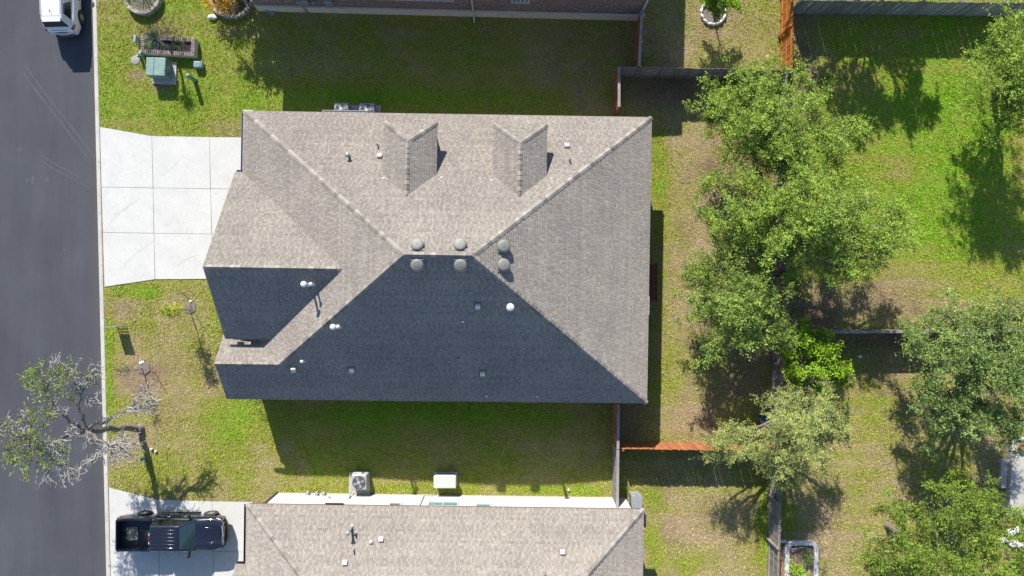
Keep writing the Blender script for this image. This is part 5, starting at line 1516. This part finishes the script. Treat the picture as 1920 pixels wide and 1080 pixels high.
# -- vegetable bed with white rounded kerb
vb = empty('vegetable_bed', P(1499, 1060), 'raised bed with rounded white kerb beside the weathered back fence', 'raised bed')
def rrect(x0, y0, x1, y1, r, n=6):
    pts = []
    for cx, cy, a in ((x1-r, y0+r, -90), (x1-r, y1-r, 0), (x0+r, y1-r, 90), (x0+r, y0+r, 180)):
        for i in range(n+1):
            t = math.radians(a+90*i/n); pts.append((cx+r*math.cos(t), cy+r*math.sin(t)))
    return pts
o_ = rrect(1469, 1012, 1531, 1130, 14); i_ = rrect(1477.5, 1020, 1523, 1122, 7)
ko = MB(); nO = len(o_)
for z, src in ((0, o_), (.26, o_), (.26, i_), (0, i_)): ko.v += [P(*p)+Vector((0, 0, z)) for p in src]
for l in range(3):
    for i in range(nO): j = (i+1) % nO; ko.f.append((l*nO+i, l*nO+j, (l+1)*nO+j, (l+1)*nO+i))
ko.build('kerb_ring', STONEW, vb, bevel=.02)
MB().prism([P(*p) for p in i_], -.05, .12).build('soil', mat('bed_soil', (.26, .18, .12), .95, .3, 8, .6, 40), vb)
MB().prism([P(1462, 1013), P(1470, 1013), P(1470, 1090), P(1462, 1090)], -.05, .05).build('bark_strip', mat('orange_bark_chips', (.33, .18, .09), .95, .4, 14, .7, 50), vb)
MB().bar(P(1461, 1013.5)+Vector((0, 0, .1)), P(1472, 1013.5)+Vector((0, 0, .1)), .12, .2).build('kerb_end', STONEW, vb)
for a, b_ in (((1486, 1030), (1508, 1026)), ((1482, 1026), (1487, 1034)), ((1512, 1026), (1518, 1034))): MB().bar(P(*a, .35), P(*b_, .3), .05, .04).build('stick', W_GREY, vb)
NOGRASS.append([P(1461, 1012), P(1531, 1012), P(1531, 1130), P(1461, 1130)])
bush('shrub', 'small green bush at the right of the white edged bed', 'shrub', (1512, 1046), [(1516, 1046, .5, .3), (1512, 1050, .4, .22)], (.15, .28, .014), 51, (.09, .05), 120)
bush('shrub', 'lime green plants filling the white edged bed', 'shrub', (1494, 1062), [(1490, 1070, .45, .35), (1503, 1074, .45, .35), (1496, 1086, .45, .4), (1485, 1058, .4, .25)], (.24, .40, .016), 53, (.09, .06), 120)
# -- patio, rocks, log at the right
pt = empty('patio', P(1915, 900), 'white stone patio with step at the right edge', 'patio')
PAT = m_concrete('patio_stone', (.58, .54, .49), .2)
MB().prism([P(1897, 824), P(1990, 826), P(1985, 1000), P(1893, 960)], -.05, .30).build('slab', PAT, pt, bevel=.02)
MB().prism([P(1888, 818), P(1990, 818), P(1990, 825.5), P(1896.5, 823.5), P(1892.5, 962), P(1884, 962)], -.05, .42).build('low_wall', PAT, pt, bevel=.02)
MB().prism([P(1874, 860), P(1887, 860), P(1884.5, 914), P(1872, 914)], -.05, .18).build('step', PAT, pt, bevel=.02)
NOGRASS.append([P(1874, 818), P(1990, 818), P(1985, 1000), P(1872, 962)])
po = P(1916, 838, .45); 
tag(MB().lathe((po.x, po.y, .30), [(.12, 0), (.2, .1), (.22, .22), (.19, .30), (.16, .30), (.15, .25), (.01, .24)], 18).build('clay_pot', mat('terracotta', (.28, .12, .05), .8, .2, 8), smooth=45), 'brown clay pot on the white patio', 'pot')
for i, (px, py, s, w) in enumerate(((1890, 998, .35, 'topmost of the white rocks below the patio'), (1908, 992, .3, 'white rock at the right edge below the patio'), (1898, 1018, .32, 'lowest white rock in the corner trees'), (1912, 1022, .28, 'white rock in the lower right corner, nearest the edge'), (1880, 1012, .25, 'leftmost of the white rocks below the patio'))):
    tag(MB().blob(P(px, py)+Vector((0, 0, s*.3)), (s, s*.7, s*.5), 60+i).build('rock', STONEW, smooth=60), w, 'rock', 'white rocks')
lg = empty('log', P(1765, 969), 'short grey log lying on bare soil by the corner trees', 'log'); a = P(1755, 969)+Vector((0, 0, .17)); b_ = P(1775, 970)+Vector((0, 0, .17))
MB().tube([a, a.lerp(b_, .5)+Vector((0, 0, .02)), b_], [.17, .16, .17], 12).build('log_body', mat('grey_log', (.27, .22, .19), .9, .25, 8, .5, 30), lg, smooth=40)
MB().tube([a.lerp(b_, .45), a.lerp(b_, .4)+Vector((-.05, .35, .1))], [.08, .05], 8).build('branch_stub', BARKD, lg)
tag(MB().blob(P(1745, 684)+Vector((0, 0, .1)), (.2, .15, .16), 71).build('stone', mat('grey_stone', (.30, .27, .25), .9, .2, 8, .3, 30), smooth=60), 'grey stone at the foot of the grey-green tree', 'stone')
tag(MB().blob(P(1612, 668)+Vector((0, 0, .05)), (.13, .09, .08), 72).build('stone', STONEW, smooth=60), 'small white stone in the shade right of the lime tree', 'stone')

# ------------------------------------------------------------------ grass
def grass(n_clump, per):
    r = np.random.default_rng(4)
    x = r.uniform(-24.7, 34.0, n_clump); y = r.uniform(-20.5, 20.5, n_clump)
    ok = x > (-24.21-0.0241*y)+KW+0.02
    for poly in NOGRASS: ok &= ~inpoly(x, y, poly)
    x, y = x[ok], y[ok]
    dry, bare = lawn_state(x, y)
    keep = r.random(len(x)) > bare*0.85
    # thin rows left by the mower and small bald spots
    keep &= (vnoise(x*0.4, y*2.2, 0.35, 6) + vnoise(x, y, 0.35, 7)) > 0.46
    x, y, dry, bare = x[keep], y[keep], dry[keep], bare[keep]
    k = len(x)
    jit = r.uniform(0.8, 1.2, k)
    dryc = np.clip(dry + r.normal(size=k)*0.11, 0, 1)
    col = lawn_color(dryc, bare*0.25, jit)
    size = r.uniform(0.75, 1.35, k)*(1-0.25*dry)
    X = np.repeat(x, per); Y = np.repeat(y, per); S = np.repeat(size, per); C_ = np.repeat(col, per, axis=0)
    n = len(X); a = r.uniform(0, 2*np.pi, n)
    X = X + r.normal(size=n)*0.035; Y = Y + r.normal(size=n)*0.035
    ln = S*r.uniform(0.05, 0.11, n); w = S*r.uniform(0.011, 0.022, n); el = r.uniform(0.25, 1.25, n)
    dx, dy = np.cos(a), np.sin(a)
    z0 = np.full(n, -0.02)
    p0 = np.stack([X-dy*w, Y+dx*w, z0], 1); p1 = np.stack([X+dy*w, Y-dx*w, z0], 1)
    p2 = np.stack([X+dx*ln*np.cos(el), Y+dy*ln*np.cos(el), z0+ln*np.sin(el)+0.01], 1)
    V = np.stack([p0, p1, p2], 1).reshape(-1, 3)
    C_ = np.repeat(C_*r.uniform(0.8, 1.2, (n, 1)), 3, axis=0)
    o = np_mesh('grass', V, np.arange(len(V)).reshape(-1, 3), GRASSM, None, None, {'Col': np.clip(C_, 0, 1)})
    tag(o, 'mown yellow-green grass covering the lawns', 'grass', kind='stuff')
grass(370000, 4)
